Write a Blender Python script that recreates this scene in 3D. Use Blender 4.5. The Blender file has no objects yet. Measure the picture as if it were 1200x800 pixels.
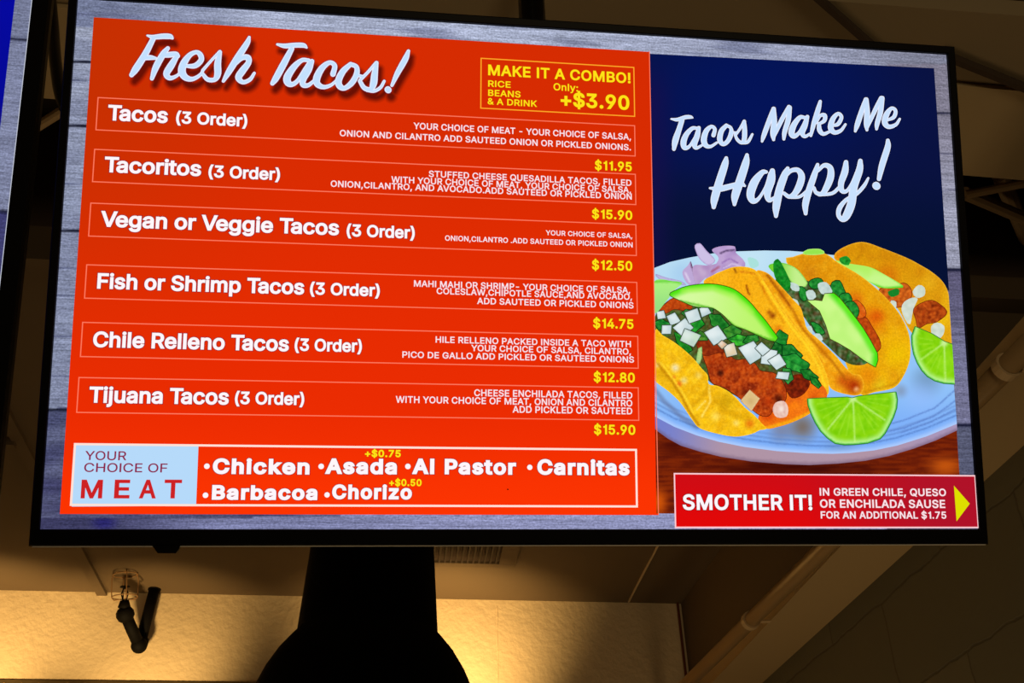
import bpy, bmesh, math, random
import numpy as np
from mathutils import Vector, Matrix, noise
from mathutils.geometry import delaunay_2d_cdt

C = bpy.context.scene.collection
SC = bpy.context.scene

# ------------------------------------------------------------------ camera
FPX = 1250.0                      # focal length in pixels of the 1200 x 800 frame
EYE = Vector((0.0, 0.0, 1.6))
PITCH, YAW, ROLL = math.radians(35), math.radians(7), math.radians(1.5)
_f = Vector((math.sin(YAW)*math.cos(PITCH), math.cos(YAW)*math.cos(PITCH), math.sin(PITCH)))
_r0 = Vector((math.cos(YAW), -math.sin(YAW), 0)); _d0 = _f.cross(_r0)
_r = _r0*math.cos(ROLL) + _d0*math.sin(ROLL); _d = _d0*math.cos(ROLL) - _r0*math.sin(ROLL)
CAM = Matrix((_r, _d, _f)).transposed()          # columns: right, down, forward
cd = bpy.data.cameras.new('camera'); cam = bpy.data.objects.new('camera', cd); C.objects.link(cam)
cd.sensor_width = 36.0; cd.lens = 36.0*FPX/1200.0; cd.clip_start = 0.02; cd.clip_end = 50
cam.matrix_world = Matrix.Translation(EYE) @ Matrix((_r, -_d, -_f)).transposed().to_4x4()
SC.camera = cam

# ------------------------------------------------------------------ view, world, lights
SC.view_settings.view_transform = 'Standard'; SC.view_settings.look = 'None'
SC.view_settings.exposure = 0.0; SC.view_settings.gamma = 1.0
SC.view_settings.use_curve_mapping = False
w = bpy.data.worlds.new('world'); SC.world = w; w.use_nodes = True
w.node_tree.nodes['Background'].inputs[0].default_value = (1.0, 0.72, 0.36, 1)
w.node_tree.nodes['Background'].inputs[1].default_value = 0.006

def spot(name, loc, target, power, size, blend, col=(1, 0.66, 0.26), rad=0.04):
    l = bpy.data.lights.new(name, 'SPOT'); l.energy = power; l.color = col
    l.spot_size = math.radians(size); l.spot_blend = blend; l.shadow_soft_size = rad
    o = bpy.data.objects.new(name, l); C.objects.link(o); o.location = loc
    o.rotation_euler = (Vector(target)-Vector(loc)).to_track_quat('-Z', 'Y').to_euler()
    return o
def point(name, loc, power, col=(1, 0.66, 0.30), rad=0.1):
    l = bpy.data.lights.new(name, 'POINT'); l.energy = power; l.color = col; l.shadow_soft_size = rad
    o = bpy.data.objects.new(name, l); C.objects.link(o); o.location = loc
    return o
def area(name, loc, target, power, sx, sy, col=(1, 0.70, 0.36)):
    l = bpy.data.lights.new(name, 'AREA'); l.energy = power; l.color = col
    l.shape = 'RECTANGLE'; l.size = sx; l.size_y = sy
    o = bpy.data.objects.new(name, l); C.objects.link(o); o.location = loc
    o.rotation_euler = (Vector(target)-Vector(loc)).to_track_quat('-Z', 'Y').to_euler()
    return o

WALL_Y, CEIL_Z = 4.57, 3.40
# wall washers below the frame, in front of the back wall
spot('wall_washer', (-1.72, WALL_Y-0.60, 2.62), (-1.70, WALL_Y, 3.20), 58.0, 70, 1.0)
spot('wall_washer', (-1.02, WALL_Y-0.60, 2.62), (-1.02, WALL_Y, 3.18), 40.0, 66, 1.0)
spot('wall_washer', (0.24, WALL_Y-0.60, 2.64), (0.20, WALL_Y, 3.20), 70.0, 86, 1.0)
# warm fill added from below for ceiling and beam, and from behind the viewer
area('fill_from_below', (1.25, 2.9, 0.9), (1.25, 3.1, 3.4), 4.6, 0.5, 1.4)
area('fill_from_below', (-0.9, 2.6, 0.8), (-0.9, 2.9, 3.4), 6.0, 1.4, 0.8)
area('fill_from_behind', (0.6, -1.2, 2.6), (1.2, 2.0, 3.0), 9.5, 0.6, 0.6, (1, 0.78, 0.45))

# ------------------------------------------------------------------ helpers
def ray(x, y):
    return CAM @ Vector(((x-600)/FPX, (y-400)/FPX, 1))
def at(x, y, axis, val):                  # where the line of sight of a photo pixel meets a plane
    d = ray(x, y); return EYE + d*((val-EYE[axis])/d[axis])

def s2l(c):
    return c/12.92 if c <= 0.04045 else ((c+0.055)/1.055)**2.4
def rgb(r, g, b): return (s2l(r/255), s2l(g/255), s2l(b/255), 1)

def surf(name, col, rough=0.6, metal=0.0, bump=None, vary=None, spec=0.5):
    m = bpy.data.materials.new(name); m.use_nodes = True
    nt = m.node_tree; b = nt.nodes['Principled BSDF']
    b.inputs['Base Color'].default_value = col; b.inputs['Roughness'].default_value = rough
    b.inputs['Metallic'].default_value = metal; b.inputs['Specular IOR Level'].default_value = spec
    tc = nt.nodes.new('ShaderNodeTexCoord')
    if bump:
        n = nt.nodes.new('ShaderNodeTexNoise'); n.inputs['Scale'].default_value = bump[0]; n.inputs['Detail'].default_value = bump[2] if len(bump) > 2 else 3
        nt.links.new(tc.outputs['Object'], n.inputs['Vector'])
        bp = nt.nodes.new('ShaderNodeBump'); bp.inputs['Strength'].default_value = bump[1]; bp.inputs['Distance'].default_value = 0.01
        nt.links.new(n.outputs['Fac'], bp.inputs['Height']); nt.links.new(bp.outputs['Normal'], b.inputs['Normal'])
    if vary:
        n = nt.nodes.new('ShaderNodeTexNoise'); n.inputs['Scale'].default_value = vary[0]; n.inputs['Detail'].default_value = 6
        nt.links.new(tc.outputs['Object'], n.inputs['Vector'])
        r = nt.nodes.new('ShaderNodeValToRGB'); a = vary[1]
        r.color_ramp.elements[0].position = 0.3; r.color_ramp.elements[1].position = 0.7
        r.color_ramp.elements[0].color = (*[c*(1-a) for c in col[:3]], 1); r.color_ramp.elements[1].color = (*[min(1, c*(1+a)) for c in col[:3]], 1)
        nt.links.new(n.outputs['Fac'], r.inputs['Fac']); nt.links.new(r.outputs['Color'], b.inputs['Base Color'])
    return m

def emit_vc(name, grain=None, sampling='NONE'):       # a lit display showing painted colours
    m = bpy.data.materials.new(name); m.use_nodes = True; nt = m.node_tree; nt.nodes.clear()
    out = nt.nodes.new('ShaderNodeOutputMaterial'); e = nt.nodes.new('ShaderNodeEmission')
    a = nt.nodes.new('ShaderNodeVertexColor'); a.layer_name = 'Col'
    nt.links.new(e.outputs[0], out.inputs[0])
    last = a.outputs['Color']
    if grain:
        tc = nt.nodes.new('ShaderNodeTexCoord')
        for (sx, sz, lo, hi) in grain:
            mp = nt.nodes.new('ShaderNodeMapping'); mp.inputs['Scale'].default_value = (sx, 1, sz)
            nt.links.new(tc.outputs['Object'], mp.inputs['Vector'])
            n = nt.nodes.new('ShaderNodeTexNoise'); n.inputs['Scale'].default_value = 1; n.inputs['Detail'].default_value = 4; n.inputs['Roughness'].default_value = 0.65
            nt.links.new(mp.outputs[0], n.inputs['Vector'])
            mr = nt.nodes.new('ShaderNodeMapRange'); mr.inputs['From Min'].default_value = 0.3; mr.inputs['From Max'].default_value = 0.7
            mr.inputs['To Min'].default_value = lo; mr.inputs['To Max'].default_value = hi
            nt.links.new(n.outputs['Fac'], mr.inputs['Value'])
            mx = nt.nodes.new('ShaderNodeVectorMath'); mx.operation = 'SCALE'
            nt.links.new(last, mx.inputs[0]); nt.links.new(mr.outputs[0], mx.inputs['Scale']); last = mx.outputs[0]
    nt.links.new(last, e.inputs['Color'])
    m.cycles.emission_sampling = sampling
    return m

def mesh_obj(name, verts, faces, mat, parent=None, cols=None, smooth=False):
    me = bpy.data.meshes.new(name); me.from_pydata([tuple(v) for v in verts], [], faces)
    if cols is not None:
        a = me.color_attributes.new('Col', 'FLOAT_COLOR', 'POINT')
        a.data.foreach_set('color', np.asarray(cols, dtype=np.float32).ravel())
    me.materials.append(mat)
    if smooth:
        for p in me.polygons: p.use_smooth = True
    o = bpy.data.objects.new(name, me); C.objects.link(o)
    if parent: o.parent = parent
    return o
def bm_obj(name, bm, mat, parent=None, smooth=False):
    bmesh.ops.recalc_face_normals(bm, faces=bm.faces)
    me = bpy.data.meshes.new(name); bm.to_mesh(me); bm.free(); me.materials.append(mat)
    if smooth:
        for p in me.polygons: p.use_smooth = True
    o = bpy.data.objects.new(name, me); C.objects.link(o)
    if parent: o.parent = parent
    return o
def box(bm, lo, hi, bevel=0.0):
    r = bmesh.ops.create_cube(bm, size=1.0)
    lo, hi = Vector(lo), Vector(hi); c = (lo+hi)/2; s = hi-lo
    for v in r['verts']: v.co = Vector((v.co.x*s.x, v.co.y*s.y, v.co.z*s.z)) + c
    if bevel:
        es = list({e for v in r['verts'] for e in v.link_edges})
        bmesh.ops.bevel(bm, geom=es, offset=bevel, segments=2, affect='EDGES', profile=0.5)
    return r
def box_obj(name, lo, hi, mat, parent=None, bevel=0.0):
    bm = bmesh.new(); box(bm, lo, hi, bevel); return bm_obj(name, bm, mat, parent)
def tube(bm, pts, rad, n=14, cap=True):
    pts = [Vector(p) for p in pts]; rads = rad if isinstance(rad, (list, tuple)) else [rad]*len(pts)
    rings = []; ref = None
    for i, p in enumerate(pts):
        t = (pts[min(i+1, len(pts)-1)] - pts[max(i-1, 0)]).normalized()
        if ref is None: ref = t.orthogonal().normalized()
        ref = (ref - t*ref.dot(t)).normalized(); b = t.cross(ref)
        rings.append([bm.verts.new(p + (ref*math.cos(2*math.pi*k/n) + b*math.sin(2*math.pi*k/n))*rads[i]) for k in range(n)])
    for a, b in zip(rings, rings[1:]):
        for k in range(n): bm.faces.new((a[k], a[(k+1) % n], b[(k+1) % n], b[k]))
    if cap: bm.faces.new(rings[0][::-1]); bm.faces.new(rings[-1])
def lathe(bm, prof, n=48):
    rings = []
    for r, z in prof:
        rings.append([bm.verts.new((r*math.cos(2*math.pi*k/n), r*math.sin(2*math.pi*k/n), z)) for k in range(n)])
    for a, b in zip(rings, rings[1:]):
        for k in range(n): bm.faces.new((a[k], a[(k+1) % n], b[(k+1) % n], b[k]))
    return rings
def empty(name, loc=(0, 0, 0)):
    o = bpy.data.objects.new(name, None); C.objects.link(o); o.location = loc; o.empty_display_size = 0.1; return o
def tag(o, label, cat, group=None):
    o['label'] = label; o['category'] = cat
    if group: o['group'] = group
    return o
def struct(o): o['kind'] = 'structure'; return o

# ------------------------------------------------------------------ the room
M_wall = surf('cream_plaster', rgb(214, 190, 150), 0.75, bump=(38, 0.55, 4), vary=(3, 0.06))
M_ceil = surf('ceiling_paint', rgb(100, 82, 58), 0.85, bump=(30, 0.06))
M_ceil2 = surf('ceiling_near_lit_tone', rgb(160, 140, 108), 0.85, bump=(30, 0.06))  # lighter copy of the ceiling colour, brightness of the lit near part painted in
M_dark = surf('recess_dark', rgb(72, 56, 42), 0.9)
M_beam = surf('beam_underside_lit_tone', rgb(182, 156, 112), 0.8, bump=(24, 0.12))
M_pipe = surf('painted_pipe', rgb(160, 130, 88), 0.35)
M_floor = surf('floor_tile', rgb(70, 60, 52), 0.7)
M_black = surf('black_plastic', rgb(14, 12, 12), 0.35)
M_bezel = surf('bezel_plastic', rgb(11, 8, 8), 0.55, spec=0.12)
M_lip = surf('bright_metal_lip', rgb(190, 180, 165), 0.3, 1.0)
M_iron = surf('dark_iron', rgb(9, 7, 5), 0.75, 0.0, spec=0.1)
M_iron2 = surf('strut_steel', rgb(200, 172, 130), 0.6, 0.0)
M_guard = surf('guard_wire', rgb(150, 112, 70), 0.6, 0.0)
M_lamp = surf('lamp_black', rgb(9, 8, 7), 0.7, spec=0.15)
M_rod = surf('rod_bronze', rgb(110, 58, 34), 0.45, 0.3)

BEAM_X = at(798, 708, 1, WALL_Y).x
RW_X = 1.56
BEAM_Z = 2.95
struct(box_obj('floor', (-2.8, -2.6, -0.1), (3.2, WALL_Y+0.12, 0.0), M_floor))
struct(box_obj('wall_back', (-2.8, WALL_Y, 0.0), (3.2, WALL_Y+0.12, CEIL_Z+0.6), M_wall))
struct(box_obj('wall_left', (-2.92, -2.6, 0.0), (-2.8, WALL_Y+0.12, CEIL_Z+0.6), M_wall))

# right wall: coarse painted block courses with a rough, cracked surface
def block_wall():
    m = bpy.data.materials.new('painted_block'); m.use_nodes = True; nt = m.node_tree; b = nt.nodes['Principled BSDF']
    b.inputs['Roughness'].default_value = 0.9
    tc = nt.nodes.new('ShaderNodeTexCoord'); mp = nt.nodes.new('ShaderNodeMapping')
    mp.inputs['Rotation'].default_value = (0, math.radians(90), math.radians(90))
    nt.links.new(tc.outputs['Object'], mp.inputs['Vector'])
    sx = nt.nodes.new('ShaderNodeSeparateXYZ'); nt.links.new(tc.outputs['Object'], sx.inputs[0])
    cb = nt.nodes.new('ShaderNodeCombineXYZ'); nt.links.new(sx.outputs['Y'], cb.inputs['X']); zo = nt.nodes.new('ShaderNodeMath'); zo.operation = 'ADD'; zo.inputs[1].default_value = 0.11; nt.links.new(sx.outputs['Z'], zo.inputs[0]); nt.links.new(zo.outputs[0], cb.inputs['Y'])
    nz = nt.nodes.new('ShaderNodeTexNoise'); nz.inputs['Scale'].default_value = 9; nz.inputs['Detail'].default_value = 6
    nt.links.new(tc.outputs['Object'], nz.inputs['Vector'])
    vm = nt.nodes.new('ShaderNodeVectorMath'); vm.operation = 'MULTIPLY_ADD'; vm.inputs[1].default_value = (0.035, 0.035, 0)
    nt.links.new(nz.outputs['Color'], vm.inputs[0]); nt.links.new(cb.outputs[0], vm.inputs[2])
    br = nt.nodes.new('ShaderNodeTexBrick'); br.inputs['Scale'].default_value = 1
    br.inputs['Brick Width'].default_value = 0.80; br.inputs['Row Height'].default_value = 0.30; br.inputs['Mortar Size'].default_value = 0.005
    br.inputs['Mortar Smooth'].default_value = 0.6
    br.inputs['Color1'].default_value = rgb(118, 112, 88); br.inputs['Color2'].default_value = rgb(108, 103, 82); br.inputs['Mortar'].default_value = rgb(92, 87, 69)
    nt.links.new(vm.outputs[0], br.inputs['Vector']); nt.links.new(br.outputs['Color'], b.inputs['Base Color'])
    bp = nt.nodes.new('ShaderNodeBump'); bp.inputs['Strength'].default_value = 0.35; bp.inputs['Distance'].default_value = 0.01
    ad = nt.nodes.new('ShaderNodeMath'); ad.operation = 'SUBTRACT'
    nt.links.new(nz.outputs['Fac'], ad.inputs[0]); nt.links.new(br.outputs['Fac'], ad.inputs[1])
    nt.links.new(ad.outputs[0], bp.inputs['Height']); nt.links.new(bp.outputs['Normal'], b.inputs['Normal'])
    return m
M_block = block_wall()
def rwx(y): return 1.592-(y-2.92)*0.047          # the right wall runs slightly askew
def prism(name, ys, xin, z0, z1, mat, xout=1.95):
    bm = bmesh.new()
    P = [(xin(ys[0]), ys[0]), (xout, ys[0]), (xout, ys[1]), (xin(ys[1]), ys[1])]
    a = [bm.verts.new((x, y, z0)) for x, y in P]; b = [bm.verts.new((x, y, z1)) for x, y in P]
    bm.faces.new(a[::-1]); bm.faces.new(b)
    for k in range(4): bm.faces.new((a[k], a[(k+1) % 4], b[(k+1) % 4], b[k]))
    return bm_obj(name, bm, mat)
struct(prism('wall_right', (0.3, WALL_Y), rwx, 0.0, BEAM_Z, M_block))
# beam along the right side: darker face above, lighter ledge below, tones stand in for light
def bx_(y): return BEAM_X+(WALL_Y-y)*0.035
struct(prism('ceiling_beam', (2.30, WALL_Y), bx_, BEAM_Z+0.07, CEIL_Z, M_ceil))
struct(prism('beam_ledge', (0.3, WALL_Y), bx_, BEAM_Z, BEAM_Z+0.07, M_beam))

# ceiling: far panel, dark recess, near panels
SL0, SL1 = 1.735, 2.235
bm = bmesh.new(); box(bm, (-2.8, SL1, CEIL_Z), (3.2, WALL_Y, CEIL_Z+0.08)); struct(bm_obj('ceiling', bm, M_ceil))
def slab(name, pts, z0, z1, mat):
    bm = bmesh.new(); a = [bm.verts.new((x, y, z0)) for x, y in pts]; b = [bm.verts.new((x, y, z1)) for x, y in pts]
    bm.faces.new(a[::-1]); bm.faces.new(b)
    for k in range(len(pts)): bm.faces.new((a[k], a[(k+1) % len(pts)], b[(k+1) % len(pts)], b[k]))
    return struct(bm_obj(name, bm, mat))
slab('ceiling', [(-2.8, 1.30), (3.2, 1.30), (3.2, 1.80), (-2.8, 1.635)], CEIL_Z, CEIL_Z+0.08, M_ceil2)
slab('ceiling_panel', [(-2.8, 1.41), (3.2, 1.52), (3.2, 1.805), (-2.8, 1.64)], CEIL_Z-0.012, CEIL_Z, surf('ceiling_panel_lit_tone', rgb(196, 172, 130), 0.85))  # paler slab: stronger light on this stretch is put into its colour
for n_, (qa_, qb_) in enumerate((((880, -75), (1060, 84)), ((1104, 60), (1330, 152)))):
    a_, b_ = at(*qa_, 2, CEIL_Z), at(*qb_, 2, CEIL_Z); t_ = (b_-a_).normalized(); s_ = Vector((-t_.y, t_.x, 0))*0.006
    slab('trim_%d' % (5+n_), [(p.x, p.y) for p in (a_-s_, b_-s_, b_+s_, a_+s_)], CEIL_Z-0.022, CEIL_Z-0.0005, M_dark)
bm = bmesh.new(); box(bm, (-2.8, -2.6, CEIL_Z+0.05), (3.2, 1.30, CEIL_Z+0.13)); struct(bm_obj('ceiling', bm, M_dark))  # dimmer light over the nearest stretch is painted as a dark tone
bm = bmesh.new()
box(bm, (-2.8, SL0-0.14, CEIL_Z+0.5), (3.2, SL1+0.04, CEIL_Z+0.56))
box(bm, (-2.8, SL0-0.14, CEIL_Z+0.08), (3.2, SL0-0.10, CEIL_Z+0.5))
box(bm, (-2.8, SL1, CEIL_Z+0.08), (3.2, SL1+0.04, CEIL_Z+0.5))
struct(bm_obj('ceiling_recess', bm, M_dark))
# battens on the ceiling
def batten(n, a, b, wd, ht, mat=M_ceil):
    lo = (min(a[0], b[0])-wd/2, min(a[1], b[1])-wd/2, CEIL_Z-ht); hi = (max(a[0], b[0])+wd/2, max(a[1], b[1])+wd/2, CEIL_Z)
    return struct(box_obj('trim_%d' % n, lo, hi, mat))
batten(1, (-1.255, SL1), (-1.255, WALL_Y-0.02), 0.042, 0.016)
batten(2, (1.06, SL1), (1.06, WALL_Y-0.02), 0.007, 0.006, surf('pale_bead', rgb(200, 176, 134), 0.5))
batten(3, (-2.8, 3.24), (-1.28, 3.24), 0.03, 0.03)
batten(4, (-2.8, SL1+0.02), (BEAM_X+0.08, SL1+0.02), 0.04, 0.03)

# struts crossing the dark recess
def strut(a, b, r, label, zz=(CEIL_Z+0.12, CEIL_Z+0.12)):
    bm = bmesh.new(); tube(bm, [(a[0], a[1], zz[0]), (b[0], b[1], zz[1])], r, 10)
    return tag(bm_obj('recess_strut', bm, M_iron2), label, 'strut', None)
p = [at(1132, 228, 2, CEIL_Z+0.1), at(1250, 205, 2, CEIL_Z+0.1)]
strut(p[0], p[1], 0.012, 'thin strut along the upper edge of the dark ceiling opening right of the screen', (CEIL_Z+0.1,)*2)
p = [at(1130, 226, 2, CEIL_Z+0.15), at(1215, 262, 2, CEIL_Z+0.15)]
strut(p[0], p[1], 0.018, 'steel strut slanting down to the right in the ceiling opening right of the screen', (CEIL_Z+0.15,)*2)
p = [at(1172, 205, 2, CEIL_Z+0.22), at(1212, 300, 2, CEIL_Z+0.22)]
strut(p[0], p[1], 0.022, 'steepest steel strut in the ceiling opening, near the right edge of the photo', (CEIL_Z+0.22,)*2)
p = [at(38, 152, 2, CEIL_Z+0.12), at(76, 128, 2, CEIL_Z+0.12)]
strut(p[0], p[1], 0.012, 'short pale strut seen in the gap between the two screens', (CEIL_Z+0.12,)*2)

# pipe along the lower edge of the beam, with clamps
pz = BEAM_Z-0.028
pa, pb, pc = at(806, 800, 2, pz), at(966, 643, 2, pz), at(1206, 404, 2, pz)
dirv = (pc-pa).normalized()
pipe = empty('conduit_pipe', pc)
tag(pipe, 'tan painted pipe running along the lower edge of the ceiling beam at right', 'pipe')
bm = bmesh.new(); e0 = pc - dirv*-0.7; e1 = pa + dirv*((WALL_Y-pa.y)/dirv.y)
tube(bm, [e0-pc, e1-pc], 0.026, 18); bm_obj('pipe_run', bm, M_pipe, pipe, True)
for px, py in ((880, 727), (1180, 430)):
    q = at(px, py, 2, pz); k = (q-pa).dot(dirv); q = pa+dirv*k
    bm = bmesh.new(); tube(bm, [q-pc-dirv*0.012, q-pc+dirv*0.012], 0.032, 18); box(bm, q-pc+Vector((0.0, -0.012, -0.004)), q-pc+Vector((0.07, 0.012, 0.0)))
    bm_obj('pipe_clamp', bm, M_iron2, pipe)

# thin bronze rod in the corner between back wall and beam
rt, rb = at(797, 709, 1, WALL_Y-0.012), at(806, 800, 1, WALL_Y-0.012)
bm = bmesh.new(); tube(bm, [(rt.x-0.010, WALL_Y-0.010, CEIL_Z), (rt.x-0.010, WALL_Y-0.010, 0.0)], 0.006, 10)
tag(bm_obj('corner_rod', bm, M_rod), 'thin dark bronze rod standing upright in the corner of back wall and beam', 'rod')

# plaster seam running down the back wall
q_ = at(583, 750, 1, WALL_Y)
bm = bmesh.new(); tube(bm, [(q_.x+0.002*math.sin(i*1.7), WALL_Y+0.001, CEIL_Z-0.03-i*0.05) for i in range(14)], [0.0035+0.0015*math.sin(i*2.3) for i in range(14)], 8)
struct(bm_obj('trim_7', bm, M_wall))
# diamond plate cladding below the plaster
zt = at(150, 796, 1, WALL_Y-0.03).z
def diamond_plate():
    bm = bmesh.new()
    x0, x1 = -2.6, -0.25
    box(bm, (x0, WALL_Y-0.012, zt-0.5), (x1, WALL_Y-0.001, zt))
    # raised tread lugs over the top rows that can be seen, alternating lean
    d = 0.034; row = 0
    z = zt-0.016
    while z > zt-0.14:
        x = x0+0.02+(row % 2)*d/2; k = row
        while x < x1-0.02:
            s = 1 if k % 2 else -1
            a = Vector((x-0.010, WALL_Y-0.0125, z-0.010*s)); b = Vector((x+0.010, WALL_Y-0.0125, z+0.010*s))
            nrm = (b-a).normalized().cross(Vector((0, 1, 0)))*0.0032
            vs = [bm.verts.new(a), bm.verts.new((a+b)/2+nrm), bm.verts.new(b), bm.verts.new((a+b)/2-nrm), bm.verts.new((a+b)/2+Vector((0, -0.003, 0)))]
            for i in range(4): bm.faces.new((vs[i], vs[(i+1) % 4], vs[4]))
            x += d; k += 1
        z -= d/2; row += 1
    return bm
M_plate = surf('tread_plate', rgb(150, 128, 92), 0.35, 0.9, vary=(14, 0.2))
tag(bm_obj('tread_plate', diamond_plate(), M_plate), 'diamond tread metal sheet fixed on the lower back wall, lower left edge', 'metal sheet')

# ceiling vent behind the screen
vl, vr = 0.10, 0.47
vy0, vy1 = 3.72, 4.17
vent = empty('ceiling_vent', (0.3, 3.95, CEIL_Z)); tag(vent, 'slatted air vent set in the ceiling under the middle of the big screen', 'vent')
bm = bmesh.new()
for lo, hi in (((-0.24, -0.25), (0.20, -0.21)), ((-0.24, 0.19), (0.20, 0.23)), ((-0.24, -0.21), (-0.20, 0.19)), ((0.13, -0.21), (0.20, 0.19))):
    box(bm, (lo[0], lo[1], -0.014), (hi[0], hi[1], -0.0005), 0.002)
bm_obj('frame', bm, M_ceil, vent)
box_obj('backing', (-0.20, -0.21, -0.003), (0.13, 0.19, -0.0005), M_dark, vent)
M_slat = surf('vent_slat', rgb(52, 36, 27), 0.7)
for i in range(14):
    x = -0.19+i*0.0235
    bm = bmesh.new(); box(bm, (-0.004, -0.21, -0.0125), (0.004, 0.19, -0.0035)); o = bm_obj('slat', bm, M_slat, vent); o.location = (x, 0, 0)

# fire sprinkler with wire guard, in front of the back wall
spk = empty('fire_sprinkler', at(181, 690, 1, WALL_Y-0.05))
tag(spk, 'dark fire sprinkler on bent pipe with wire guard, before the lit wall', 'sprinkler')
o0 = spk.location
def rel(x, y, Y): return at(x, y, 1, Y)-o0
A0, B0 = rel(181, 690, WALL_Y-0.05), rel(165, 752, WALL_Y-0.07)
A0 = Vector((A0.x, A0.y, CEIL_Z-o0.z))
B1 = rel(163, 756, WALL_Y-0.10)
C0 = rel(146, 718, WALL_Y-0.19); C1 = rel(146, 703, WALL_Y-0.21)
bm = bmesh.new(); tube(bm, [A0, B0], 0.023, 18); bm_obj('drop_pipe', bm, M_iron, spk, True)
bm = bmesh.new(); tube(bm, [A0+Vector((0, 0, 0)), A0+Vector((0, 0, -0.006))], 0.027, 20); bm_obj('escutcheon', bm, M_iron, spk)
bm = bmesh.new()
dn = (B0-A0).normalized(); up = (C0-B1).normalized()
tube(bm, [B0-dn*0.014, B0+dn*0.012], 0.031, 18)
tube(bm, [B0, B0*0.6+B1*0.4+dn*0.012, B1+up*0.004], 0.029, 18)
bmesh.ops.create_uvsphere(bm, u_segments=18, v_segments=10, radius=0.033, matrix=Matrix.Translation(B1))
bm_obj('elbow', bm, M_iron, spk, True)
bm = bmesh.new(); tube(bm, [B1, C0], 0.024, 18); bm_obj('riser', bm, M_iron, spk, True)
bm = bmesh.new()
C05 = C0*0.5+C1*0.5
tube(bm, [C0-up*0.034, C0-up*0.022, C0-up*0.004, C0+up*0.012, C0+up*0.022], [0.024, 0.034, 0.037, 0.032, 0.022], 18)
tube(bm, [C0+up*0.018, C0*0.4+C1*0.6, C1], [0.022, 0.024, 0.017], 18)
bm_obj('coupling', bm, M_iron, spk, True)
top = rel(147, 670, WALL_Y-0.23); ax = (top-C1).normalized(); hgt = (top-C1).length
q = Vector((0, 0, 1)).rotation_difference(ax).to_matrix()
def gp(r, a, h): return C1 + q @ Vector((r*math.cos(a), r*math.sin(a), h))
bm = bmesh.new()
for k in range(2):
    a = k*math.pi + 0.2
    tube(bm, [gp(0.006, a, -0.002), gp(0.013, a, hgt*0.22), gp(0.005, a, hgt*0.42)], 0.0028, 8)
tube(bm, [gp(0, 0, hgt*0.40), gp(0, 0, hgt*0.44)], 0.007, 12)
tube(bm, [gp(0, 0, hgt*0.46), gp(0, 0, hgt*0.485)], 0.020, 16)
bm_obj('sprinkler_head', bm, M_iron, spk)
bm = bmesh.new()
R0 = 0.052
for k in range(4):
    a = k*math.pi/2 + 0.32
    tube(bm, [gp(0.012, a, 0.004), gp(R0*0.8, a, 0.0), gp(R0*0.97, a, hgt*0.10), gp(R0, a, hgt*0.3), gp(R0, a, hgt*0.72), gp(R0*0.9, a, hgt*0.93), gp(R0*0.7, a, hgt), gp(0.004, a, hgt*1.01)], 0.0024, 8)
for h, rr in ((hgt*0.12, R0*0.97), (hgt*0.9, R0*0.93)):
    pts = [gp(rr, 2*math.pi*k/24, h) for k in range(25)]; tube(bm, pts, 0.0024, 8, False)
tube(bm, [gp(0, 0, hgt*0.99), gp(0, 0, hgt*1.03)], 0.010, 10)
bm_obj('wire_guard', bm, M_guard, spk)

# black bell pendant hanging behind the screen
LY = 2.0
ax0 = at(431, 742, 1, LY)
s = (ax0-EYE).length/FPX                       # metres per photo pixel there
lamp = empty('pendant_lamp', (ax0.x, LY, ax0.z)); tag(lamp, 'big black bell shaped pendant lamp hanging behind the lower edge of the big screen', 'lamp')
k = s*1.03
prof = [(0.020, 118*k), (50*k, 117*k), (62*k, 113*k), (69*k, 104*k), (70*k, 96*k), (76*k, 0), (77*k, -4*k), (84*k, -12*k), (95*k, -26*k), (106*k, -45*k), (114*k, -64*k), (122*k, -90*k), (126*k, -110*k)]
prof_in = [(r-0.004, z-0.002) for r, z in prof[::-1]]
bm = bmesh.new(); rings = lathe(bm, prof+prof_in[:-1]+[(0.018, 116*k)], 64)
bm_obj('shade', bm, M_lamp, lamp, True)
bm = bmesh.new(); lathe(bm, [(0.001, 124*k), (0.022, 124*k), (0.024, 116*k), (0.024, 60*k), (0.001, 60*k)], 24); bm_obj('lamp_holder', bm, M_lamp, lamp, True)
bm = bmesh.new(); tube(bm, [(0, 0, 122*k), (0, 0, CEIL_Z+0.5-ax0.z)], 0.006, 10); bm_obj('cord', bm, M_black, lamp)
bm = bmesh.new(); bmesh.ops.create_uvsphere(bm, u_segments=20, v_segments=12, radius=0.03, matrix=Matrix.Translation((0, 0, 42*k))); bm_obj('bulb', bm, surf('bulb_glass', rgb(220, 210, 190), 0.2), lamp, True)

# ------------------------------------------------------------------ the display in its pose
RT = Matrix(((0.99048792, -0.00197438, -0.13758553), (0.02381699, 0.98726478, 0.15729275), (0.13552279, -0.15907345, 0.97792086)))
TT = Vector((-0.56942715, -0.44919536, 1.39977823))
SW, SH = 1.218, 0.685                                   # lit area
# local frame of the display: x right, y away from the viewer, z up, origin at the lit area's top left corner
B = CAM @ RT
TVM = Matrix.Translation(EYE + CAM @ TT) @ Matrix((B.col[0], B.col[2], -B.col[1])).transposed().to_4x4()
TVI = TVM.inverted(); EYE_L = TVI @ EYE
def S(x, y, yy=0.0):                                    # photo pixel -> (x, z) on the display's front
    d = TVI.to_3x3() @ ray(x, y); kk = (yy-EYE_L.y)/d.y
    return (EYE_L.x + d.x*kk, EYE_L.z + d.z*kk)
LAYER = 0.00004

disp = empty('menu_display'); disp.matrix_world = TVM
tag(disp, 'large wide menu screen with orange taco list and taco plate picture, in thin black frame', 'menu screen')

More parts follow.
